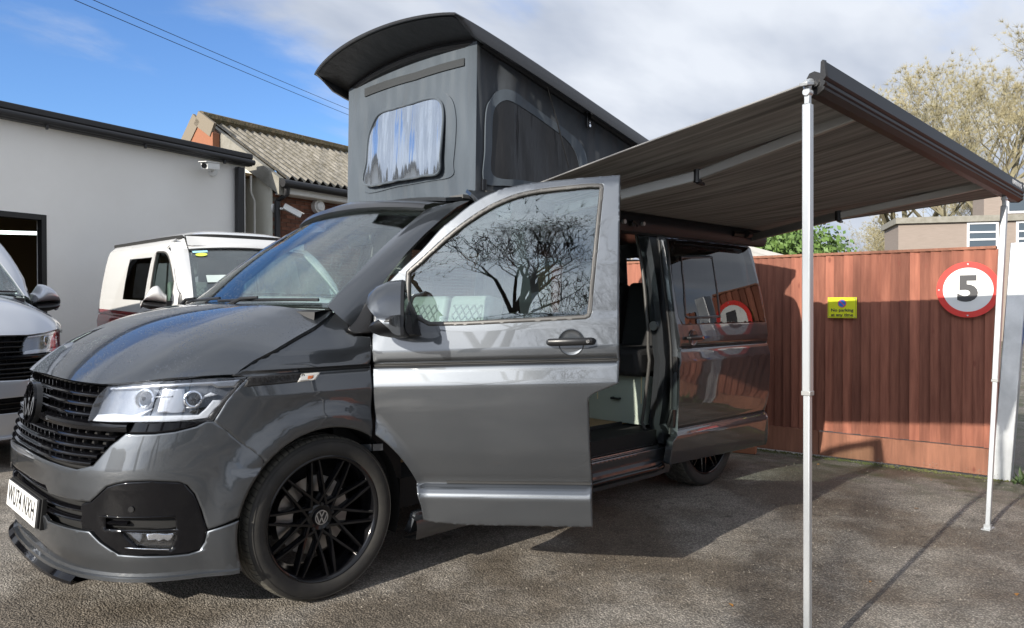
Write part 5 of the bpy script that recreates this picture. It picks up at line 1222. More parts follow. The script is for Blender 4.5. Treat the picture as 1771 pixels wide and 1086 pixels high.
def gbox(par, base, s0, s1, z0, z1, o0, o1, name, m, bev=.003):
    V = [fpt(a, z, o)-base for z in (z0,z1) for a, o in ((s0,o0),(s1,o0),(s1,o1),(s0,o1))]
    mb = MB(); mb.add(V, [(0,1,2,3),(7,6,5,4),(0,4,5,1),(1,5,6,2),(2,6,7,3),(3,7,4,0)]); return mb.build(name, m, par, None, bev)
gbox(fence, FA, -2.3, .62, .02, .235, -.01, .024, 'gravel_board', M_FENCE2); gbox(fence, FA, .625, LEN+.02, .02, .225, -.012, .022, 'gravel_board', M_FENCE2)
gbox(fence, FA, -2.3, LEN+.03, HF-.023, HF, -.03, .036, 'capping_rail', M_FENCE2)
for z in (.45,.98,1.55): gbox(fence, FA, -2.3, LEN, z, z+.07, -.05, -.003, 'back_rail', M_FENCE2)
gbox(fence2, FB+fd*.30, LEN+.33, LEN+9, .02, .20, -.07, -.05, 'gravel_board', M_FENCE2); gbox(fence2, FB+fd*.30, LEN+.33, LEN+9, .62, .70, -.05, .02, 'arris_rail', M_FENCE2)
for k in range(4): gbox(fence2, FB+fd*.30, LEN+1.9+2.2*k, LEN+2.0+2.2*k, .0, 1.77, -.04, .03, 'fence_post', M_FENCE2)
# galvanised post
M_GALV = mat('galvanised_steel', (.50,.52,.54), rough=.42, metal=.85, noise=(5,.8,(.74,.76,.78)), bump=(7,.15,.004))
gp = on(1733,829,2,-.07); gpt = on(1766,434,0,gp.x+.01)
mb = MB(); dy_ = fd*.062
V = [gp-dy_+fnm*.05, gp+dy_+fnm*.05, gp+dy_-fnm*.06, gp-dy_-fnm*.06]; tt = Vector((gpt.x-gp.x, gpt.y-gp.y, 0))
mb.add(V+[v+tt+Vector((0,0,1.80)) for v in V], [(0,1,2,3),(7,6,5,4),(0,4,5,1),(1,5,6,2),(2,6,7,3),(3,7,4,0)]); post = mb.build('steel_post', M_GALV, None, None, .006); tag(post, 'wide galvanised steel gate post with scuffed face at the end of the fence', 'post')
# ---------------- signs on the fence ----------------
def fence_frame(px, py, o):
    p = on_plane(px, py, FA+fnm*o, fnm); return frame(p, fd, (0,0,1), )
S5 = fence_frame(1674,501,.055); ax_ = 1 if (S5.to_3x3()@Vector((0,0,1))).dot(fnm) > 0 else -1
sg = tag(empty('speed_sign', S5.translation), 'round white speed limit sign with red ring and black 5 on the fence', 'sign')
def disc(r0, r1, z0, z1, n=64):
    mb = MB(); ring = lambda r, z: [Vector((r*math.cos(2*math.pi*i/n), r*math.sin(2*math.pi*i/n), z)) for i in range(n)]
    if r0 > 0: mb.loft([ring(r1,z0),ring(r1,z1),ring(r0,z1),ring(r0,z0)]+[ring(r1,z0)])
    else: mb.loft([ring(r1,z0),ring(r1,z1)], closed=True, caps=True); return mb
    mb = MB(); s_ = [ring(r1,z0),ring(r1,z1),ring(r0,z1),ring(r0,z0),ring(r1,z0)]; mb.loft(s_, closed=True); return mb
def place(mb, M, name, m, par, sm=40):
    b = par.location if par else Vector((0,0,0)); mb.v = [tuple(M@Vector(v)-b) for v in mb.v]; return mb.build(name, m, par, sm)
M_SRED = mat('sign_red', (.72,.045,.035), rough=.35, coat=.3); M_SWH = mat('sign_white', (.80,.81,.80), rough=.35, coat=.3); M_SBK = mat('sign_black', (.055,.055,.06), rough=.4)
RR5 = .216
place(disc(0, RR5*.80, .0, .004*ax_), S5, 'sign_face', M_SWH, sg); place(disc(RR5*.79, RR5, .0, .0045*ax_), S5, 'red_ring', M_SRED, sg)
me = text_mesh('5', .27, .0008, Matrix.Translation(-sg.location) @ S5 @ Matrix.Translation((0,.0,.0055*ax_)), .010, 1.12); link('numeral', me, M_SBK, sg)
for a in (math.pi/2, -math.pi/2, math.pi):
    c = Vector((RR5*.92*math.cos(a), RR5*.92*math.sin(a), 0)); place(MB().tube([c, c+Vector((0,0,.008*ax_))], .006, 12), S5, 'screw', M_SILVER, sg)
SP = fence_frame(1456.5,532,.055)
yg = tag(empty('no_parking_sign', SP.translation), 'small yellow No parking at any time sign screwed to the fence', 'sign')
M_YEL = mat('sign_yellow', (.78,.80,.03), rough=.35, coat=.3); M_BLUE = mat('sign_blue', (.03,.20,.65), rough=.4); M_PINKR = mat('sign_pale_red', (.70,.10,.13), rough=.4)
hw, hh = .118, .088
place(MB().box((-hw,-hh,0),(hw,hh,.003*ax_)), SP, 'sign_plate', M_YEL, yg)
bo = MB()
for a, b in (((-hw+.007,-hh+.007),(hw-.007,-hh+.009)),((-hw+.007,hh-.009),(hw-.007,hh-.007)),((-hw+.007,-hh+.009),(-hw+.009,hh-.009)),((hw-.009,-hh+.009),(hw-.007,hh-.009))): bo.box((*a,.003*ax_),(*b,.0042*ax_))
place(bo, SP, 'sign_border', M_SBK, yg)
c = Vector((0,.036,0)); Mc = SP @ Matrix.Translation(c)
place(disc(0,.030,.003*ax_,.0042*ax_,40), Mc, 'blue_disc', M_BLUE, yg); place(disc(.029,.035,.003*ax_,.0048*ax_,40), Mc, 'red_ring', M_PINKR, yg)
place(MB().beam((-.021,.021,.0045*ax_),(.021,-.021,.0045*ax_),.0075,.0015,up=(0,0,1)), Mc, 'red_slash', M_PINKR, yg)
link('lettering', text_mesh('No parking', .036, .0005, Matrix.Translation(-yg.location) @ SP @ Matrix.Translation((0,-.022,.0042*ax_)), .0008, 1.12), M_SBK, yg)
link('lettering', text_mesh('at any time', .036, .0005, Matrix.Translation(-yg.location) @ SP @ Matrix.Translation((0,-.062,.0042*ax_)), .0008, 1.12), M_SBK, yg)
for sx_ in (-1,1):
    for sy in (-1,1): c = Vector((sx_*(hw-.012), sy*(hh-.012), 0)); place(MB().tube([c, c+Vector((0,0,.007*ax_))], .004, 8), SP, 'screw', M_SILVER, yg)
# half hidden notice right of the post
p = on(1768,560,0,gp.x+.08)
nb_ = MB().box(p+Vector((0,-.30,-.16)), p+Vector((.01,-.02,.12))); tag(nb_.build('notice', M_BLUE, None, None), 'blue notice just showing right of the galvanised post', 'sign')
# small plant at the foot of the post and a brick behind the rear wheel
M_WEED = mat('weed_leaf', (.07,.11,.04), rough=.6); mb = MB(); wb = on(1762,838,2,-.07)
for i in range(70):
    a = r3.uniform(0,6.28); e_ = r3.uniform(.3,1.4); L_ = r3.uniform(.03,.16); c = wb+Vector((r3.uniform(-.05,.12),r3.uniform(-.18,.03),0)); d_ = Vector((math.cos(a)*math.cos(e_), math.sin(a)*math.cos(e_), math.sin(e_))); q = c+d_*L_; w_ = d_.cross(Vector((0,0,1))).normalized()*.012
    mb.add([c+Vector((0,0,.0)), c+d_*L_*.6+w_, q, c+d_*L_*.6-w_], [(0,1,2,3)])
tag(mb.build('weed', M_WEED, None, None), 'small leafy weed growing at the foot of the galvanised post', 'plant')
M_BRICKO = mat('orange_brick', (.36,.15,.08), rough=.85, noise=(30,.6,(.30,.12,.07)))
bk = on(1297,786,2,-.05); mb = MB().box((-.10,-.05,0),(.10,.05,.065)); mb.build('brick', M_BRICKO, None, None, .004); bo_ = D.objects['brick']; bo_.location = bk+Vector((.05,.08,0)); bo_.rotation_euler = (0,0,R(-70)); tag(bo_, 'loose orange brick on the ground behind the rear wheel', 'brick')
moss = MB()
for i in range(900):
    t_ = r3.uniform(-.3,1.12); c = FA + fd*(t_*LEN) + fnm*abs(r3.gauss(.03,.035)); s = r3.uniform(.004,.012)
    moss.add([c+Vector((s,0,0)), c+Vector((-s*.5,s,0)), c+Vector((-s*.5,-s,0)), c+Vector((0,0,s*1.2))], [(0,1,3),(1,2,3),(2,0,3)])
tag(moss.build('moss', mat('moss', (.10,.105,.04), rough=.95), None, None), kind='stuff')
# ---------------- garage and brick building ----------------
def wall_at(px, depth, dx, dy):
    l = (px-885.5)/F_PX*depth; return Vector((CAM.x + right.x*l + fw.x*depth, CAM.y + right.y*l + fw.y*depth, 0)), Vector((dx,dy,0)).normalized()
M_REND = mat('white_render', (.87,.86,.83), rough=.85, noise=(.7,.6,(.78,.76,.72)), bump=(25,.15,.01)); M_BITU = mat('black_fascia', (.02,.02,.022), rough=.45, bump=(6,.3,.02))
GP, GD = wall_at(425, 13.9, .962, .27); GN = Vector((GD.y,-GD.x,0))
if (CAM-GP).dot(GN) < 0: GN = -GN
def gm_(px, py, o=0):
    p = on_plane(px, py, GP+GN*o, GN); return (p-GP).dot(GD), p.z
gar = tag(empty('garage', GP), 'long white rendered garage with black roof edge behind the parked vans', 'building')
def gl(a, o, z): return GD*a + GN*o + Vector((0,0,z))
def gbx(mb, a0, a1, o0, o1, z0, z1):
    V = [gl(a,o,z) for z in (z0,z1) for a,o in ((a0,o0),(a1,o0),(a1,o1),(a0,o1))]; mb.add(V, [(0,1,2,3),(7,6,5,4),(0,4,5,1),(1,5,6,2),(2,6,7,3),(3,7,4,0)]); return mb
ja, jz = gm_(80,378); ra, rz_ = gm_(425,272); la, lz = gm_(0,190); TZ = (rz_+lz)/2
mb = MB(); gbx(mb, ja, 0, 0, -.25, 0, TZ-.1); gbx(mb, -16, ja, 0, -.25, jz, TZ-.1); gbx(mb, -16, ja-4.2, 0, -.25, 0, jz); mb.build('wall', M_REND, gar, None)
mb = MB(); gbx(mb, -16, .02, .02, -6, TZ-.1, TZ+.02); mb.build('flat_roof', M_BITU, gar, None)
mb = MB(); gbx(mb, -16, .06, .0, .14, TZ-.15, TZ-.02); gbx(mb, -16, .05, .16, -.2, TZ-.03, TZ+.07); mb.build('fascia', M_BITU, gar, None, .02)
gut = MB(); gut.tube([gl(-16,.18,TZ-.09), gl(.04,.18,TZ-.09)], .05, 12); gut.build('gutter', M_BITU, gar)
for k in range(10): MB().box((0,0,0),(.03,.05,.10)).build('gutter_bracket', M_BITU, gar, None, T=Matrix.Translation(gl(-.6-1.5*k,.18,TZ-.20)))
da = gm_(409,340)[0]; mb = MB(); gbx(mb, da-.07, da+.07, .03, .14, 0, TZ-.2); mb.build('downpipe', M_BITU, gar, None, .02)
MB().tube([gl(da+.38,.03,0), gl(da+.38,.03,TZ-.75), gl(da+.30,.03,TZ-.6), gl(da+.30,.03,TZ-.3)], .02, 8).build('cable_conduit', mat('pale_conduit',(.55,.54,.5),rough=.6), gar)
# jamb, dark interior, ply lining, tube lamp
mb = MB(); gbx(mb, ja-.07, ja, .015, -.10, 0, jz+.05); gbx(mb, ja-4.2, ja-.07, .015, -.10, jz-.03, jz+.05); mb.build('door_frame', mat('dark_door_frame',(.015,.014,.014),rough=.5), gar, None, .006)
mb = MB(); gbx(mb, -9, 2, -5.6, -5.7, 0, TZ); gbx(mb, -9,2,-.25,-5.7,TZ-.25,TZ-.2); gbx(mb, -.1, 0, -.25, -5.7, 0, TZ-.2); gbx(mb, -9,-8.9,-.25,-5.7,0,TZ-.2); mb.build('inner_walls', mat('ply_lining',(.30,.20,.10),rough=.8), gar, None)
mb = MB()
for k in range(5): gbx(mb, ja-3.3+.55*k, ja-3.28+.55*k, -5.56, -5.6, 0, TZ-.3)
mb.build('ply_joints', M_VOID, gar, None)
ta = on_plane(52,403,GP+GN*-2.5,GN)-GP; tv = (GD*.75+GN*.66).normalized()
mb = MB().tube([ta-tv*.6, ta+tv*.6], .03, 10); mb.build('tube_lamp', mat('lit_tube', (.9,1,.95), emit=(.85,1,.92), es=2.5), gar)
# bullet camera under the garage roof
def cctv(p, direction, label, size=1.0, back=None, obj='security_camera'):
    root = tag(empty(obj, p), label, 'camera'); d_ = Vector(direction).normalized()
    a = Vector((0,0,0)); mw = mat('camera_white', (.75,.75,.73), rough=.4) if 'camera_white' not in MATS else MATS['camera_white']
    b_ = Vector(back or (0,0,0))
    MB().tube([b_, b_*.92 + (a-b_)*.0001 + Vector((0,0,-.002))] if False else [b_, b_+(a-b_).normalized()*.03], .075*size, 20).build('mount_plate', mw, root)
    MB().tube([b_, a], .022*size, 10).build('mount_arm', mw, root)
    if obj == 'security_camera':
        MB().beam(a-d_*.10*size, a+d_*.22*size, .10*size, .09*size).build('camera_body', mw, root, None, .012); MB().tube([a+d_*.215*size, a+d_*.228*size], .036*size, 14).build('lens', M_BLACK, root)
        MB().beam(a-d_*.08*size+Vector((0,0,.052*size)), a+d_*.27*size+Vector((0,0,.052*size)), .12*size, .012).build('sun_hood', mw, root, None, .004)
    return root
ca, cz_ = gm_(366,288,.28); cp = on_plane(368,288,GP+GN*.28,GN); cctv(cp, (-.75,-.60,-.12), 'white bullet camera under the black roof edge of the white garage', 1.25, GD*.20-GN*.27+Vector((0,0,-.02)))
# brick building with corrugated roof
BP, BD = wall_at(470, 14.2, .975, .22); BN = Vector((BD.y,-BD.x,0))
if (CAM-BP).dot(BN) < 0: BN = -BN
bld = tag(empty('brick_building', BP), 'brick outbuilding with a mossy corrugated cement roof beyond the garage', 'building')
def bl_(a, o, z): return BD*a + BN*o + Vector((0,0,z))
def bpx(px, py, o=0): p = on_plane(px, py, BP+BN*o, BN); return (p-BP).dot(BD), p.z
def bbx(mb, a0, a1, o0, o1, z0, z1):
    V = [bl_(a,o,z) for z in (z0,z1) for a,o in ((a0,o0),(a1,o0),(a1,o1),(a0,o1))]; mb.add(V, [(0,1,2,3),(7,6,5,4),(0,4,5,1),(1,5,6,2),(2,6,7,3),(3,7,4,0)]); return mb
_, ez = bpx(475,305,.3); _, ez2 = bpx(615,328,.3); EZ = (ez+ez2)/2
M_MORT = mat('mortar', (.22,.20,.17), rough=.95)
mb = MB(); bbx(mb, 0, 9, -.004, -.3, 0, EZ-.25); mb.build('wall', M_MORT, bld, None)
M_BRK = mat('brown_brick', (.20,.085,.05), rough=.9, noise=(9,.8,(.11,.05,.035)), bump=(60,.3,.004)); 
def tint(m, lo=.7, hi=1.35):
    t = m.node_tree; b = t.nodes['Principled BSDF']; oi = t.nodes.new('ShaderNodeObjectInfo'); r = t.nodes.new('ShaderNodeMapRange'); t.links.new(oi.outputs['Random'], r.inputs[0]); r.inputs[3].default_value = lo; r.inputs[4].default_value = hi
    s = t.nodes.new('ShaderNodeVectorMath'); s.operation = 'SCALE'; src = b.inputs['Base Color'].links[0].from_socket; t.links.new(src, s.inputs[0]); t.links.new(r.outputs[0], s.inputs['Scale']); t.links.new(s.outputs[0], b.inputs['Base Color'])
tint(M_BRK); tint(M_BRICKO, .75, 1.2)
bmesh_brick = None; nbr = 0
z = EZ-.33; row = 0
while z > 2.2:
    a = .0 + (.1125 if row % 2 else 0)
    while a < 2.6:
        if bmesh_brick is None:
            q = MB(); V = [BD*x + BN*y + Vector((0,0,w_)) for w_ in (0,.065) for x, y in ((0,0),(.215,0),(.215,.012),(0,.012))]; q.add(V, [(0,3,2,1),(4,5,6,7),(0,1,5,4),(1,2,6,5),(2,3,7,6),(3,0,4,7)]); bmesh_brick = q.mesh('brick'); bmesh_brick.materials.append(M_BRK)
        if nbr < 298: ob = D.objects.new('brick', bmesh_brick); C.objects.link(ob); ob.parent = bld; ob.location = bl_(a, 0.001, z); nbr += 1
        a += .225
    z -= .075; row += 1
# the rest of the brickwork, out of sight from the yard gate, as one piece
mb = MB(); zb = EZ-.33; row = 0
while zb > 0:
    a = .0 + (.1125 if row % 2 else 0)
    while a < 8.7:
        if not (zb > 2.2 and a < 2.6): bbx(mb, a, a+.215, .001, .013, zb, zb+.065)
        a += .225
    zb -= .075; row += 1
tag(mb.build('brickwork', M_BRK, bld, None), kind='stuff')
# white rendered end wall and concrete verge
M_REND2 = mat('cream_render', (.74,.73,.64), rough=.85, noise=(1.5,.6,(.60,.58,.48)), bump=(25,.15,.01)); mb = MB(); V = [bl_(-.005,.02,0), bl_(-.005,.02,EZ-.15), bl_(-.005,-1.9,bpx(620,268,-1.9)[1]-.2), bl_(-.005,-2.3,bpx(620,268,-1.9)[1]-.75), bl_(-.005,-2.3,0)]; mb.add(V+[v+BD*.02 for v in V], [(0,1,2,3,4),(9,8,7,6,5)]+[(i,i+5,(i+1)%5+5,(i+1)%5) for i in range(5)]); mb.build('rendered_gable', M_REND2, bld, None)
RO = 1.9; ga, gz = bpx(372,210,-RO); ra2, rz2 = bpx(620,268,-RO); RZ = rz2
# corrugated sheets, each its own
def corr(par, a0, a1, o0, z0, o1, z1, lf, m, name='roof_sheet', pitch=.19, amp=.042, sheet_w=1.02, n=6):
    a = a0; k = 0
    while a < a1-.01:
        b = min(a+sheet_w, a1); rows = []
        for (o, z) in ((o0,z0),((o0+o1)/2,(z0+z1)/2),(o1,z1)):
            rows.append([lf(x, o, z + amp*math.sin(2*math.pi*x/pitch) + .006*(k%2)) for x in np.linspace(a, b, int((b-a)/pitch*n)+1)])
        mb = MB(); top_ = rows; bot_ = [[p-Vector((0,0,.012)) for p in r_] for r_ in rows]
        mb.loft(top_); mb.loft(bot_); mb.loft([top_[0], bot_[0]]); mb.loft([top_[-1], bot_[-1]]); mb.build(name, m, par, 60); a = b; k += 1
M_CORR = mat('lichen_cement_sheet', (.27,.25,.215), rough=.95, noise=(7,.9,(.11,.098,.07)), bump=(18,.6,.02)); tint(M_CORR, .88, 1.1)
ls = -.12
SH = BD*(-.0)
shear = (ga - ls)/RO   # the verge runs back to the left
def lf(a, o, z): return bl_(a, o, z)
corr(bld, ls+.15, 9, .30, EZ+.02, -RO, RZ, lf, M_CORR)
corr(bld, ls+.15, 9, -RO-.05, RZ, -RO-.6, RZ-.65, lf, M_CORR)
mb = MB(); mb.tube([bl_(ls-.05,-RO,RZ+.03), bl_(9,-RO,RZ+.03)], .13, 8); mb.build('ridge_capping', mat('mossy_ridge',(.16,.12,.07),rough=.95,noise=(9,.9,(.06,.06,.03)),bump=(14,.9,.05)), bld)
mb = MB(); mb.tube([bl_(ls+.05,.40,EZ-.12), bl_(9,.40,EZ-.12)], .075, 12); mb.build('gutter', M_BITU, bld)
mb = MB(); bbx(mb, ls+.2, 9, .28, .30, EZ-.28, EZ-.06); mb.build('fascia', M_REND, bld, None); mb = MB(); bbx(mb, ls+.2, 9, .28, -2.3, EZ-.29, EZ-.26); mb.build('soffit', M_REND, bld, None); mb = MB(); bbx(mb, ls+.2, 9, -2.3, -2.4, 0, RZ-.72); mb.build('back_wall', M_MORT, bld, None)
dp = bpx(481,360,.12)[0]; MB().tube([bl_(dp,.38,EZ-.15), bl_(dp,.36,EZ-.3), bl_(dp,.10,EZ-.42), bl_(dp,.10,0)], .055, 12).build('downpipe', M_BITU, bld)
M_CONC = mat('grey_concrete', (.26,.25,.22), rough=.95, noise=(6,.7,(.16,.15,.12)), bump=(20,.4,.01))
# gable of the building: concrete verge slab, brick peak
mb = MB(); V = [bl_(ls+.15,.32,EZ-.02), bl_(ls+.15,-RO,RZ-.0), bl_(ls+.15,-RO,RZ-.35), bl_(ls+.15,.32,EZ-.33)]; mb.add(V+[v-BD*.12 for v in V], [(0,1,2,3),(7,6,5,4),(0,4,5,1),(1,5,6,2),(2,6,7,3),(3,7,4,0)]); mb.build('gable_verge', M_CONC, bld, None)
mb = MB(); V = [bl_(ls+.02,-RO+.5,RZ-.35), bl_(ls+.02,-RO,RZ-.04), bl_(ls+.02,-RO-.42,RZ-.55), bl_(ls+.02,-RO-.42,0), bl_(ls+.02,-RO+.5,0)]; mb.add(V+[v-BD*.15 for v in V], [(0,1,2,3,4),(9,8,7,6,5)]+[(i,i+5,(i+1)%5+5,(i+1)%5) for i in range(5)]); mb.build('gable_brickwork', M_BRICKO, bld, None)
mb = MB()
for k in range(2): mb.beam(bl_(ls-.12,-RO,RZ+.0), bl_(ls-.12,-RO-.45,RZ-.52) if k else bl_(ls-.12,-RO+.5,RZ-.3), .06, .28)
mb.build('bargeboard', mat('weathered_board',(.20,.17,.13),rough=.9), bld, None)
c1 = on_plane(500,362,BP+BN*.30,BN); q = cctv(c1, (.80,-.25,-.42), 'white tube camera angled down on the brick wall beside the downpipe', 1.1, BN*-.29+BD*-.13+Vector((0,0,.03)))
c2 = on_plane(552,357,BP+BN*.10,BN); lt = tag(empty('wall_lamp', c2), 'round white bulkhead lamp on the brick wall right of the tube camera', 'lamp'); Mw = frame((0,0,0), BD, BN)
MB().tube([BN*-.09, BN*.02], .13, 24).build('lamp_back', MATS['camera_white'], lt); MB().tube([BN*.02, BN*.06, BN*.08], [.10,.085,.02], 20).build('lamp_glass', M_SWH, lt)
# ---------------- far buildings to the right ----------------
M_GBR = mat('grey_brown_brickwork', (.27,.225,.195), rough=.9, noise=(4,.6,(.20,.165,.14)), stretch=(1,1,14)); M_WF = mat('white_window_frame', (.65,.66,.68), rough=.5); M_WG = mat('window_pane', (.06,.08,.10), rough=.05, coat=1)
p0 = CAM + right*((1553-885.5)/F_PX*26) + fw*26; p0.z = 0; hx = (right*.96 - fw*.28); hx.z = 0; hx.normalize(); hn = Vector((hx.y,-hx.x,0)); 
if (CAM-p0).dot(hn) < 0: hn = -hn
of = tag(empty('office_block', p0), 'grey-brown brick flat-roofed block with white windows beyond the fence', 'building')
def hb(mb, a0,a1,o0,o1,z0,z1):
    V = [hx*a + hn*o + Vector((0,0,z)) for z in (z0,z1) for a,o in ((a0,o0),(a1,o0),(a1,o1),(a0,o1))]; mb.add(V, [(0,1,2,3),(7,6,5,4),(0,4,5,1),(1,5,6,2),(2,6,7,3),(3,7,4,0)]); return mb
def hpx(px, py, o=0): p = on_plane(px, py, p0+hn*o, hn); return (p-p0).dot(hx), p.z
tz = hpx(1560,381)[1]
hb(MB(), 0, 16, 0, -2.5, 0, tz-.12).build('wall', M_GBR, of, None); hb(MB(), -.1, 16.1, .12, -2.6, tz-.12, tz+.08).build('roof_edge', M_CONC, of, None)
hb(MB(), 2.9, 16, -1.2, -2.5, tz+.08, tz+1.25).build('upper_wall', M_GBR, of, None); hb(MB(), 2.8, 16.1, -1.1, -2.6, tz+1.25, tz+1.42).build('upper_roof_edge', M_CONC, of, None)
for px_ in (1672, 1757, 1860, 1960):
    a0 = hpx(px_,400)[0]; a1 = a0+.92; z1 = tz-.14; z0 = z1-1.55
    w_ = MB()
    for q in ((a0,a0+.07,z0,z1),(a1-.07,a1,z0,z1),(a0+.07,a1-.07,z0,z0+.06),(a0+.07,a1-.07,z1-.06,z1),(a0+.07,a1-.07,z0+.95,z0+1.01),(a0+.07,a1-.07,z0+1.2,z0+1.25)): hb(w_, q[0],q[1],.04,-.03,q[2],q[3])
    wo_ = w_.build('window', M_WF, of, None)
    for za_, zb_ in ((z0+.06,z0+.95),(z0+1.01,z0+1.2),(z0+1.25,z1-.06)): hb(MB(), a0+.07,a1-.07,.0,.012,za_,zb_).build('pane', M_WG, wo_, None)
    hb(MB(), a0+.16,a0+.42,.013,.016,z0+.08,z0+.55).build('blind', M_SWH, wo_, None)
for px_ in (1740,1800):
    a0 = hpx(px_,340,-1.2)[0]; wo_ = hb(MB(), a0,a0+1.2,-1.16,-1.2,tz+.25,tz+1.2).build('window', M_WF, of, None); hb(MB(), a0+.08,a0+1.12,-1.15,-1.158,tz+.33,tz+1.12).build('pane', M_WG, wo_, None)
# low shed behind the fence
sp0 = CAM + right*((1250-885.5)/F_PX*12) + fw*12; sp0.z = 0; shd = tag(empty('shed', sp0), 'low shed with grey corrugated roof showing over the fence beside the awning', 'building')
sx_ = (right*.93+fw*.36); sx_.z = 0; sx_.normalize(); sn = Vector((sx_.y,-sx_.x,0)); 
if (CAM-sp0).dot(sn) < 0: sn = -sn
def slf(a, o, z): return sx_*a + sn*o + Vector((0,0,z))
q = MB(); V = [slf(a,o,z) for z in (0,1.95) for a,o in ((-2,0),(1.25,0),(1.25,-3),(-2,-3))]; q.add(V, [(0,1,2,3),(7,6,5,4),(0,4,5,1),(1,5,6,2),(2,6,7,3),(3,7,4,0)]); q.build('wall', M_CONC, shd, None)
M_CORG = mat('grey_corrugated_sheet', (.36,.35,.33), rough=.8, noise=(5,.5,(.26,.25,.22)))
corr(shd, -2.1, 1.35, .2, 1.98, -3.0, 2.75, lambda a,o,z: slf(a - (0.0 if a < 1 else 0), o, z), M_CORG)
# ---------------- overhead cables ----------------
for i, (a, b) in enumerate((((100,-27),(640,204)), ((100,-12.6),(640,213.7)))):
    pa_ = CAM + ray(*a)*15; pb2 = CAM + ray(*b)*27; dd = pb2-pa_; pts = []
    for k in range(25):
        t = -1.0+3.2*k/24; pts.append(pa_ + dd*t + Vector((0,0,.10*((t-.5)**2-.25))))
    tag(MB().tube(pts, .0065, 5).build('overhead_cable', M_VOID), ['upper of two thin overhead cables crossing the blue sky','lower of two thin overhead cables crossing the blue sky'][i], 'cable', 'overhead cables')
# ---------------- trees ----------------
def make_tree(seed, H, spread, levels=5, twig=.5, blades=10, bw=.012, trunk_r=None, rise=.55, nk=(3,4)):
    rn = random.Random(seed); br = MB(); tw_v = []; tw_f = []
    def rec(p, d, L_, r, lv):
        n = 4 if lv < 3 else 3; pts = [p.copy()]; q = p.copy(); dd = d.copy(); rs = [r]
        for i in range(n):
            dd = (dd + Vector((rn.gauss(0,.16),rn.gauss(0,.16),rn.gauss(.03,.12)))).normalized(); q = q + dd*(L_/n); pts.append(q.copy()); rs.append(r*(1-.55*(i+1)/n))
        br.tube(pts, rs, 7 if lv == 0 else (5 if lv < 3 else 3), cap=False)
        if lv >= levels-1:
            for k in range(blades):
                b = pts[rn.randint(1,len(pts)-1)] if rn.random() < .6 else pts[-1]; v = (dd + Vector((rn.gauss(0,.7),rn.gauss(0,.7),rn.gauss(.1,.6)))).normalized()*twig*rn.uniform(.4,1); w = v.cross(Vector((rn.random()-.5,rn.random()-.5,rn.random()-.5))).normalized()*bw
                i0 = len(tw_v); tw_v.extend([tuple(b-w), tuple(b+w), tuple(b+v)]); tw_f.append((i0,i0+1,i0+2))
            return
        kids = rn.randint(*nk) + (1 if lv < 2 else 0)
        for k in range(kids):
            t = rn.uniform(.45,1) if k else 1; i = min(int(t*n), n-1); b = pts[i].lerp(pts[i+1], t*n-i) if i < n else pts[-1]
            an = rn.uniform(0,6.28) + k*6.28/kids; up_ = rn.uniform(.1,rise+.25) if k else rise+.3; out = Vector((math.cos(an)*spread, math.sin(an)*spread, up_)); nd = (out*.8 + dd*.75).normalized()
            rec(b, nd, L_*rn.uniform(.58,.80), rs[i]*rn.uniform(.5,.72), lv+1)
    rec(Vector((0,0,-.1)), Vector((rn.gauss(0,.05),rn.gauss(0,.05),1)), H*.30, trunk_r or H*.032, 0)
    me1 = br.mesh('trunk'); me2 = D.meshes.new('crown'); me2.from_pydata(tw_v, [], tw_f); me2.update(); return me1, me2
M_BARK = mat('bark', (.09,.075,.055), rough=.9, noise=(3,.7,(.15,.14,.09))); M_BARKD = mat('dark_bark', (.035,.03,.025), rough=.9)
M_TWG = mat('pale_budding_twigs', (.38,.33,.20), rough=.8, noise=(.8,.8,(.27,.25,.14))); M_TWD = mat('dark_twigs', (.05,.04,.03), rough=.9)
M_BARKL = mat('lichen_bark', (.20,.18,.11), rough=.9, noise=(2,.7,(.12,.10,.07)))
T1 = make_tree(4, 12, .95, 6, .25, 44, .0042); T2 = make_tree(9, 11, 1.05, 6, .25, 42, .0042); TR = make_tree(21, 9, .9, 6, .3, 4, .008, trunk_r=.20); TR2 = make_tree(33, 9, 1.0, 6, .3, 4, .008, trunk_r=.18)
def put_tree(T, loc, sc, rz, mb_, mt_, label, group):
    r_ = tag(empty('tree', loc, rz), label, 'tree', group); r_.scale = (sc,sc,sc)
    for me_, m_, nm in ((T[0], mb_, 'trunk'), (T[1], mt_, 'crown')):
        if len(me_.materials) == 0: me_.materials.append(m_)
        o = D.objects.new(nm, me_); C.objects.link(o); o.parent = r_
        if me_.materials[0] != m_: o.material_slots[0].link = 'OBJECT'; o.material_slots[0].material = m_
def at(px, depth): p = CAM + right*((px-885.5)/F_PX*depth) + fw*depth; p.z = 0; return p
for i, (px_, dep, T, sc, rz, lb) in enumerate(((1775,36,T1,1.62,0,'tallest pale budding tree at the right edge above the brick block'),(1610,40,T2,1.55,1,'pale budding tree left of the tallest one, behind the awning end'),(1690,46,T1,1.72,2.2,'pale tree further back between two nearer budding trees'),(1500,44,T2,.80,4,'small pale tree seen under the awning over the green shrubs'),(1850,40,T2,1.7,3.3,'large pale budding tree beyond the right edge of the view'),(1640,56,T1,1.3,5,'far pale tree low behind the brick block roof'))):
    put_tree(T, at(px_,dep), sc, rz, M_BARKL, M_TWG, lb, 'pale trees beyond the fence')
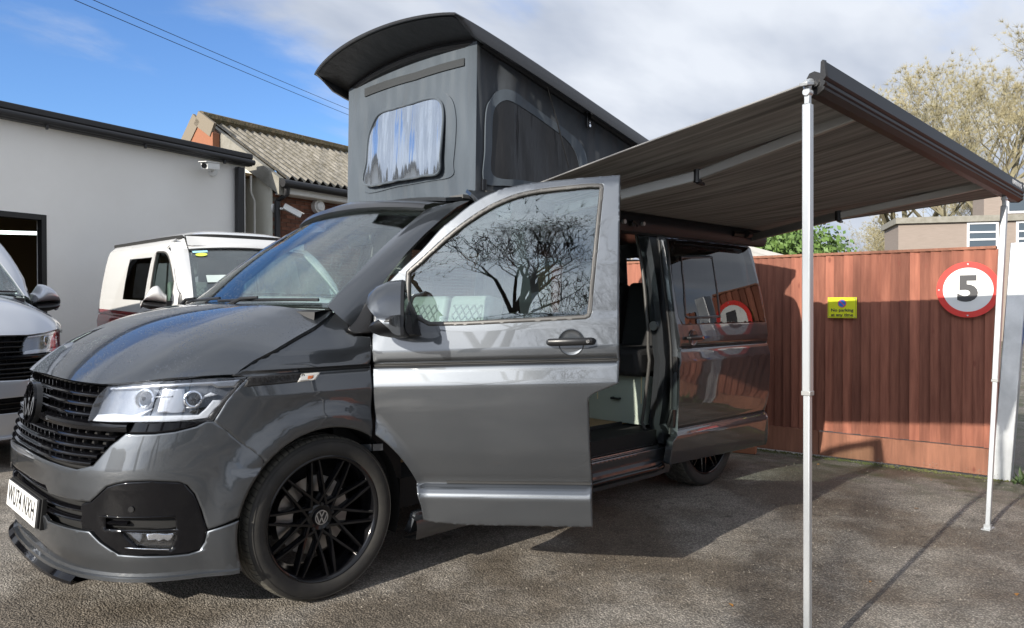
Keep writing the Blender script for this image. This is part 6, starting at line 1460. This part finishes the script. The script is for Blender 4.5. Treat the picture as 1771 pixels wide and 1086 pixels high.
# bare oaks across the road, mirrored in the van's glass and paint
for i, (x, y, T, sc, rz) in enumerate(((-19.5,-6.6,TR,2.0,0),(-20.5,-11.5,TR2,2.1,1),(-17,-17,TR,1.8,2),(-30,-20,TR2,2.2,4),(6,-28,T2,.8,1),(14,-26,T1,.75,2.5),(22,-24,T2,.8,.4),(30,-20,T1,.9,3),(-12,-34,TR,1.0,3))):
    put_tree(T, (x,y,0), sc, rz, M_BARKD if x < 0 else M_BARK, M_TWD if x < 0 else M_TWG, 'bare oak behind the photographer, ' + ['mirrored in the middle of the front door glass','mirrored at the rear of the front door glass','left of the photographer by the hedge','far off behind the left hedge','pale one mirrored low in the sliding door','second pale one right of it','third pale one by the hedge','last pale one at the hedge end','tall dark one straight behind'][i], 'bare trees across the yard')
# low hedge and house added out of view, for dark reflections in the paint
hd = MB(); r4 = random.Random(8)
for i in range(9000):
    t = r4.random(); c = Vector((-34+74*t, -32+ (8*t) + r4.uniform(-.8,.8), abs(r4.gauss(0,.9)))); s = r4.uniform(.08,.22); n_ = Vector((r4.gauss(0,1),r4.gauss(0,1),r4.gauss(0,1))).normalized(); a = n_.orthogonal().normalized()*s; b = n_.cross(a)
    hd.add([c-a,c+b,c+a,c-b], [(0,1,2,3)])
tag(hd.build('hedge', mat('added_hedge_leaf', (.05,.065,.03), rough=.8), None, None), 'long low hedge behind the photographer, unseen, added to darken reflections in the van', 'hedge')
added_house = tag(empty('house', (-44,-2,0), R(-70)), 'low brick house out of view, added for dark reflections in the van side', 'building')
MB().box((-5,-3,0),(5,3,2.6)).build('wall', M_BRICKO, added_house, None); mb = MB(); mb.prism([(-5.3,2.6),(5.3,2.6),(3.2,4.4),(-3.2,4.4)], -3.3, 3.3); mb.build('roof', M_GBR, added_house, None)
# evergreen bushes over the fence
M_EVG = mat('evergreen_leaf', (.12,.20,.045), rough=.6, noise=(1.5,.8,(.06,.11,.03)))
def bush(loc, rx_, ry_, h, n, seed, label, m=M_EVG, s0=.05):
    r_ = tag(empty('evergreen_bush', loc), label, 'bush', 'evergreen bushes behind the fence'); rn = random.Random(seed); mb = MB(); blobs = [(rn.uniform(-.7,.7)*rx_, rn.uniform(-.6,.6)*ry_, h*rn.uniform(.35,.85), rn.uniform(.3,.5)*rx_) for _ in range(16)]
    for i in range(n):
        bx_, by_, bz_, br_ = rn.choice(blobs); d_ = Vector((rn.gauss(0,1),rn.gauss(0,1),rn.gauss(0,1))).normalized()*br_*rn.uniform(.6,1.08); c = Vector((bx_,by_,min(bz_,h)))+Vector((d_.x,d_.y,d_.z*.8)); s = rn.uniform(.6,1.5)*s0; n_ = (d_.normalized()+Vector((rn.gauss(0,.6),rn.gauss(0,.6),rn.gauss(0,.6)))).normalized(); a = n_.orthogonal().normalized()*s; b = n_.cross(a)*.6
        mb.add([c-a,c+b,c+a,c-b], [(0,1,2,3)])
    mb.build('crown', m, r_, None); MB().tube([(0,0,0),(0,0,h*.6)], [.12,.06], 8).build('trunk', M_BARK, r_)
bush(at(1400,15.5), 1.7, 1.0, 2.95, 9000, 1, 'bright green evergreen bush showing over the fence under the awning')
bush(at(1455,17.5), 1.4, 1.0, 2.6, 6000, 2, 'lower evergreen bush right of the brighter one over the fence')
bush(at(1345,19), 1.4, 1.0, 3.3, 6000, 3, 'green bush showing above the shed roof by the awning')
# ---------------- the two parked vans ----------------
M_WHITE = paint('white_van_paint', (.62,.62,.61), metal=0, rough=.4); M_RED = paint('dark_red_paint', (.30,.016,.022), metal=.2, rough=.35); M_SLV = paint('pale_silver_paint', (.50,.52,.56), metal=.45, rough=.36)
SKIP = ('front_door','sliding_door','door_hinge','pop_top_roof','canvas_front','canvas_side','roof_catch','number_plate','plate_holder','wiper','far_side_panel','side_window','quarter_window','kitchen_unit','bench_base','sill_tread','sill_lettering','step_well','splitter_blade','side_bar','lower_roller','front_jamb','engine_bay')
def clone(root, pm, skip=()):
    sw = {M_PAINT.name: pm, M_BONNET.name: pm, M_SLG.name: pm, M_SHELL.name: pm}
    cache = {}
    def cp(o, par):
        c = o.copy(); C.objects.link(c); c.parent = par
        if o.type == 'MESH' and any(s.material and s.material.name in sw for s in o.material_slots):
            if o.data.name not in cache:
                me = o.data.copy()
                for i, s in enumerate(o.data.materials):
                    if s and s.name in sw: me.materials[i] = sw[s.name]
                cache[o.data.name] = me
            c.data = cache[o.data.name]
        for ch in kids.get(o, []): cp(ch, c)
        return c
    for o in kids[van]:
        b = o.name.split('.')[0]
        if b in SKIP or b in skip: continue
        cp(o, root)
kids = {}
for o in list(D.objects):
    if o.parent: kids.setdefault(o.parent, []).append(o)
wv = empty('campervan', (3.04,4.6,.09), R(86)); tag(wv, 'white campervan with dark red lower half parked beside the garage wall', 'campervan')
sv = empty('campervan', (-.03,4.50,.09), R(95)); tag(sv, 'pale silver campervan at the left edge facing the camera', 'campervan')
wv.rotation_euler = (0,-R(1.2),R(86)); clone(wv, M_WHITE); clone(sv, M_SLV)
for r_, pm in ((wv, M_WHITE), (sv, M_SLV)):
    build_door(r_, None, pm); build_door(r_, None, pm, mirror=True); build_sliding(r_, None, pm)
bk_out = [(rx(.16),1.17),(rx(.36),1.29),(rx(.60),1.48),(rx(.86),1.67),(rx(1.02),1.80),(rx(1.40),1.80),(rx(1.40),.42),(rx(.50),.42),(rx(.36),.66),(rx(.16),.76)]
bkg = panel_geo(BODY, bk_out, [scale_uv(win_uv, .006)], vs=DV, step=.03, flip=FLIP, off=-.014, thick=.01)
for r_, pm in ((wv, M_WHITE), (sv, M_SLV)): geo_obj('door_aperture', bkg, pm, r_); geo_obj('door_aperture', mirror_geo(bkg), pm, r_)
# side panel of the white van: one dark window then a blank panel
ww = [(rx(1.47),1.20),(rx(2.42),1.20),(rx(2.42),1.68),(rx(1.47),1.68)]
wfg = mirror_geo(panel_geo(BODY, [(rx(1.37),.30)] + rear_poly(1.37)[1:], [ww], vs=DV, step=.04, flip=FLIP)); 
for r_, pm in ((wv, M_WHITE), (sv, M_SLV)):
    o = geo_obj('side_panel', wfg, pm, r_); gg = geo_obj('side_window', mirror_geo(panel_geo(BODY, scale_uv(ww,.005), step=.1, flip=FLIP, off=.003, thick=.004)), M_PRIV, o)
# red lower half, above a line along the waist
for o in list(D.objects):
    p = o
    while p.parent: p = p.parent
    if p is wv and o.type == 'MESH' and M_WHITE.name in [m.name for m in o.data.materials if m] and o.name.split('.')[0] in ('front_door','sliding_door','side_panel','front_wing','rear_quarter','sill','tailgate','side_skirt'):
        me = o.data if o.data.users == 1 else o.data.copy(); o.data = me; me.materials.append(M_RED); k = len(me.materials)-1
        for f in me.polygons:
            c = sum((me.vertices[i].co.z for i in f.vertices))/len(f.vertices)
            if c < 1.06: f.material_index = k
# closed low pop-top on each
def lowtop(root, m):
    def f(u, v):
        a = abs(u); x = .80+v*3.0; w = .69-.04*(1-v)**8; return Vector((x+.10*a*a*(1-v)**4, CY+u*w, 1.885+.09*(1-a**4)*min(1,1.1*(1-.25*v))*ss(-.02,.10,v)**.5*ss(1.02,.9,v)**.5 + .02))
    o = grid_sheet('pop_top', f, list(np.linspace(-1,1,31)), list(np.linspace(0,1,26)), m, root, .02, 50, flip=-1)
    mb = MB(); mb.loft([[f(u,0)+Vector((-.01,0,-.03)), f(u,0)+Vector((-.02,0,.01))] for u in np.linspace(-1,1,25)]); 
    for s in (-1,1): mb.loft([[f(s,v)+Vector((0,s*.012,-.03)), f(s,v)+Vector((0,s*.012,.012))] for v in np.linspace(0,1,14)])
    mb.build('pop_top_seal', M_RUB, root)
    mb = MB(); mb.loft([[Vector((.74-.09*(1-abs(u)**2.4)+.0, CY+u*.66, 1.80)), Vector((.78-.05*(1-abs(u)**2), CY+u*.67, 1.90)), f(u,0)+Vector((.05,0,-.02))] for u in np.linspace(-1,1,25)]); mb.build('front_fairing', m, root, 50)
def roof_corner(root, m):
    for s in (-1, 1):
        B = body(*op[-1]); Cc = body(rx(1.08),1.86); A = wind(-1,1)+Vector((.02,0,.01)); E = Vector((.84,CY-.665,1.875)); Dd = Vector((1.1,CY-.66,1.89)); A0 = wind(-1,.93)+Vector((.02,0,0))
        V = [A0, A, E, Dd, Cc, B]; V = V + [v+Vector((.03,.05,-.03)) for v in V]
        if s > 0: V = [Vector((v.x, 2*CY-v.y, v.z)) for v in V]
        MB().add(V, [(0,1,2,3,4,5),(11,10,9,8,7,6)]+[(i,(i+1)%6,(i+1)%6+6,i+6) for i in range(6)]).build('roof_corner', m, root, 50)
roof_corner(wv, M_WHITE); roof_corner(sv, M_SLV)
lowtop(wv, M_WHITE); lowtop(sv, M_SLV)
# windscreen stickers of the white van
def sticker(root, u, v, w, h, m, name):
    p = wind(u, v) + Vector((-.6,0,.8))*.006; du_ = (wind(u+.01,v)-wind(u-.01,v)).normalized(); dv_ = (wind(u,v+.01)-wind(u,v-.01)).normalized()
    mb = MB()
    if name == 'round_sticker': k = 20; V = [p+du_*(w*math.cos(6.283*i/k))+dv_*(h*math.sin(6.283*i/k)) for i in range(k)]; mb.add(V, [tuple(range(k))])
    else: mb.add([p-du_*w-dv_*h, p+du_*w-dv_*h, p+du_*w+dv_*h, p-du_*w+dv_*h], [(0,1,2,3)])
    mb.build(name, m, root, None)
sticker(wv, .84, .93, .075, .02, mat('pale_blue_sticker',(.35,.62,.75),rough=.5), 'blue_sticker'); sticker(wv, .83, .86, .06, .035, mat('lime_sticker',(.60,.68,.10),rough=.5), 'round_sticker')
sticker(wv, .70, .33, .10, .06, mat('paper_tag',(.45,.52,.50),rough=.7), 'paper_notice')
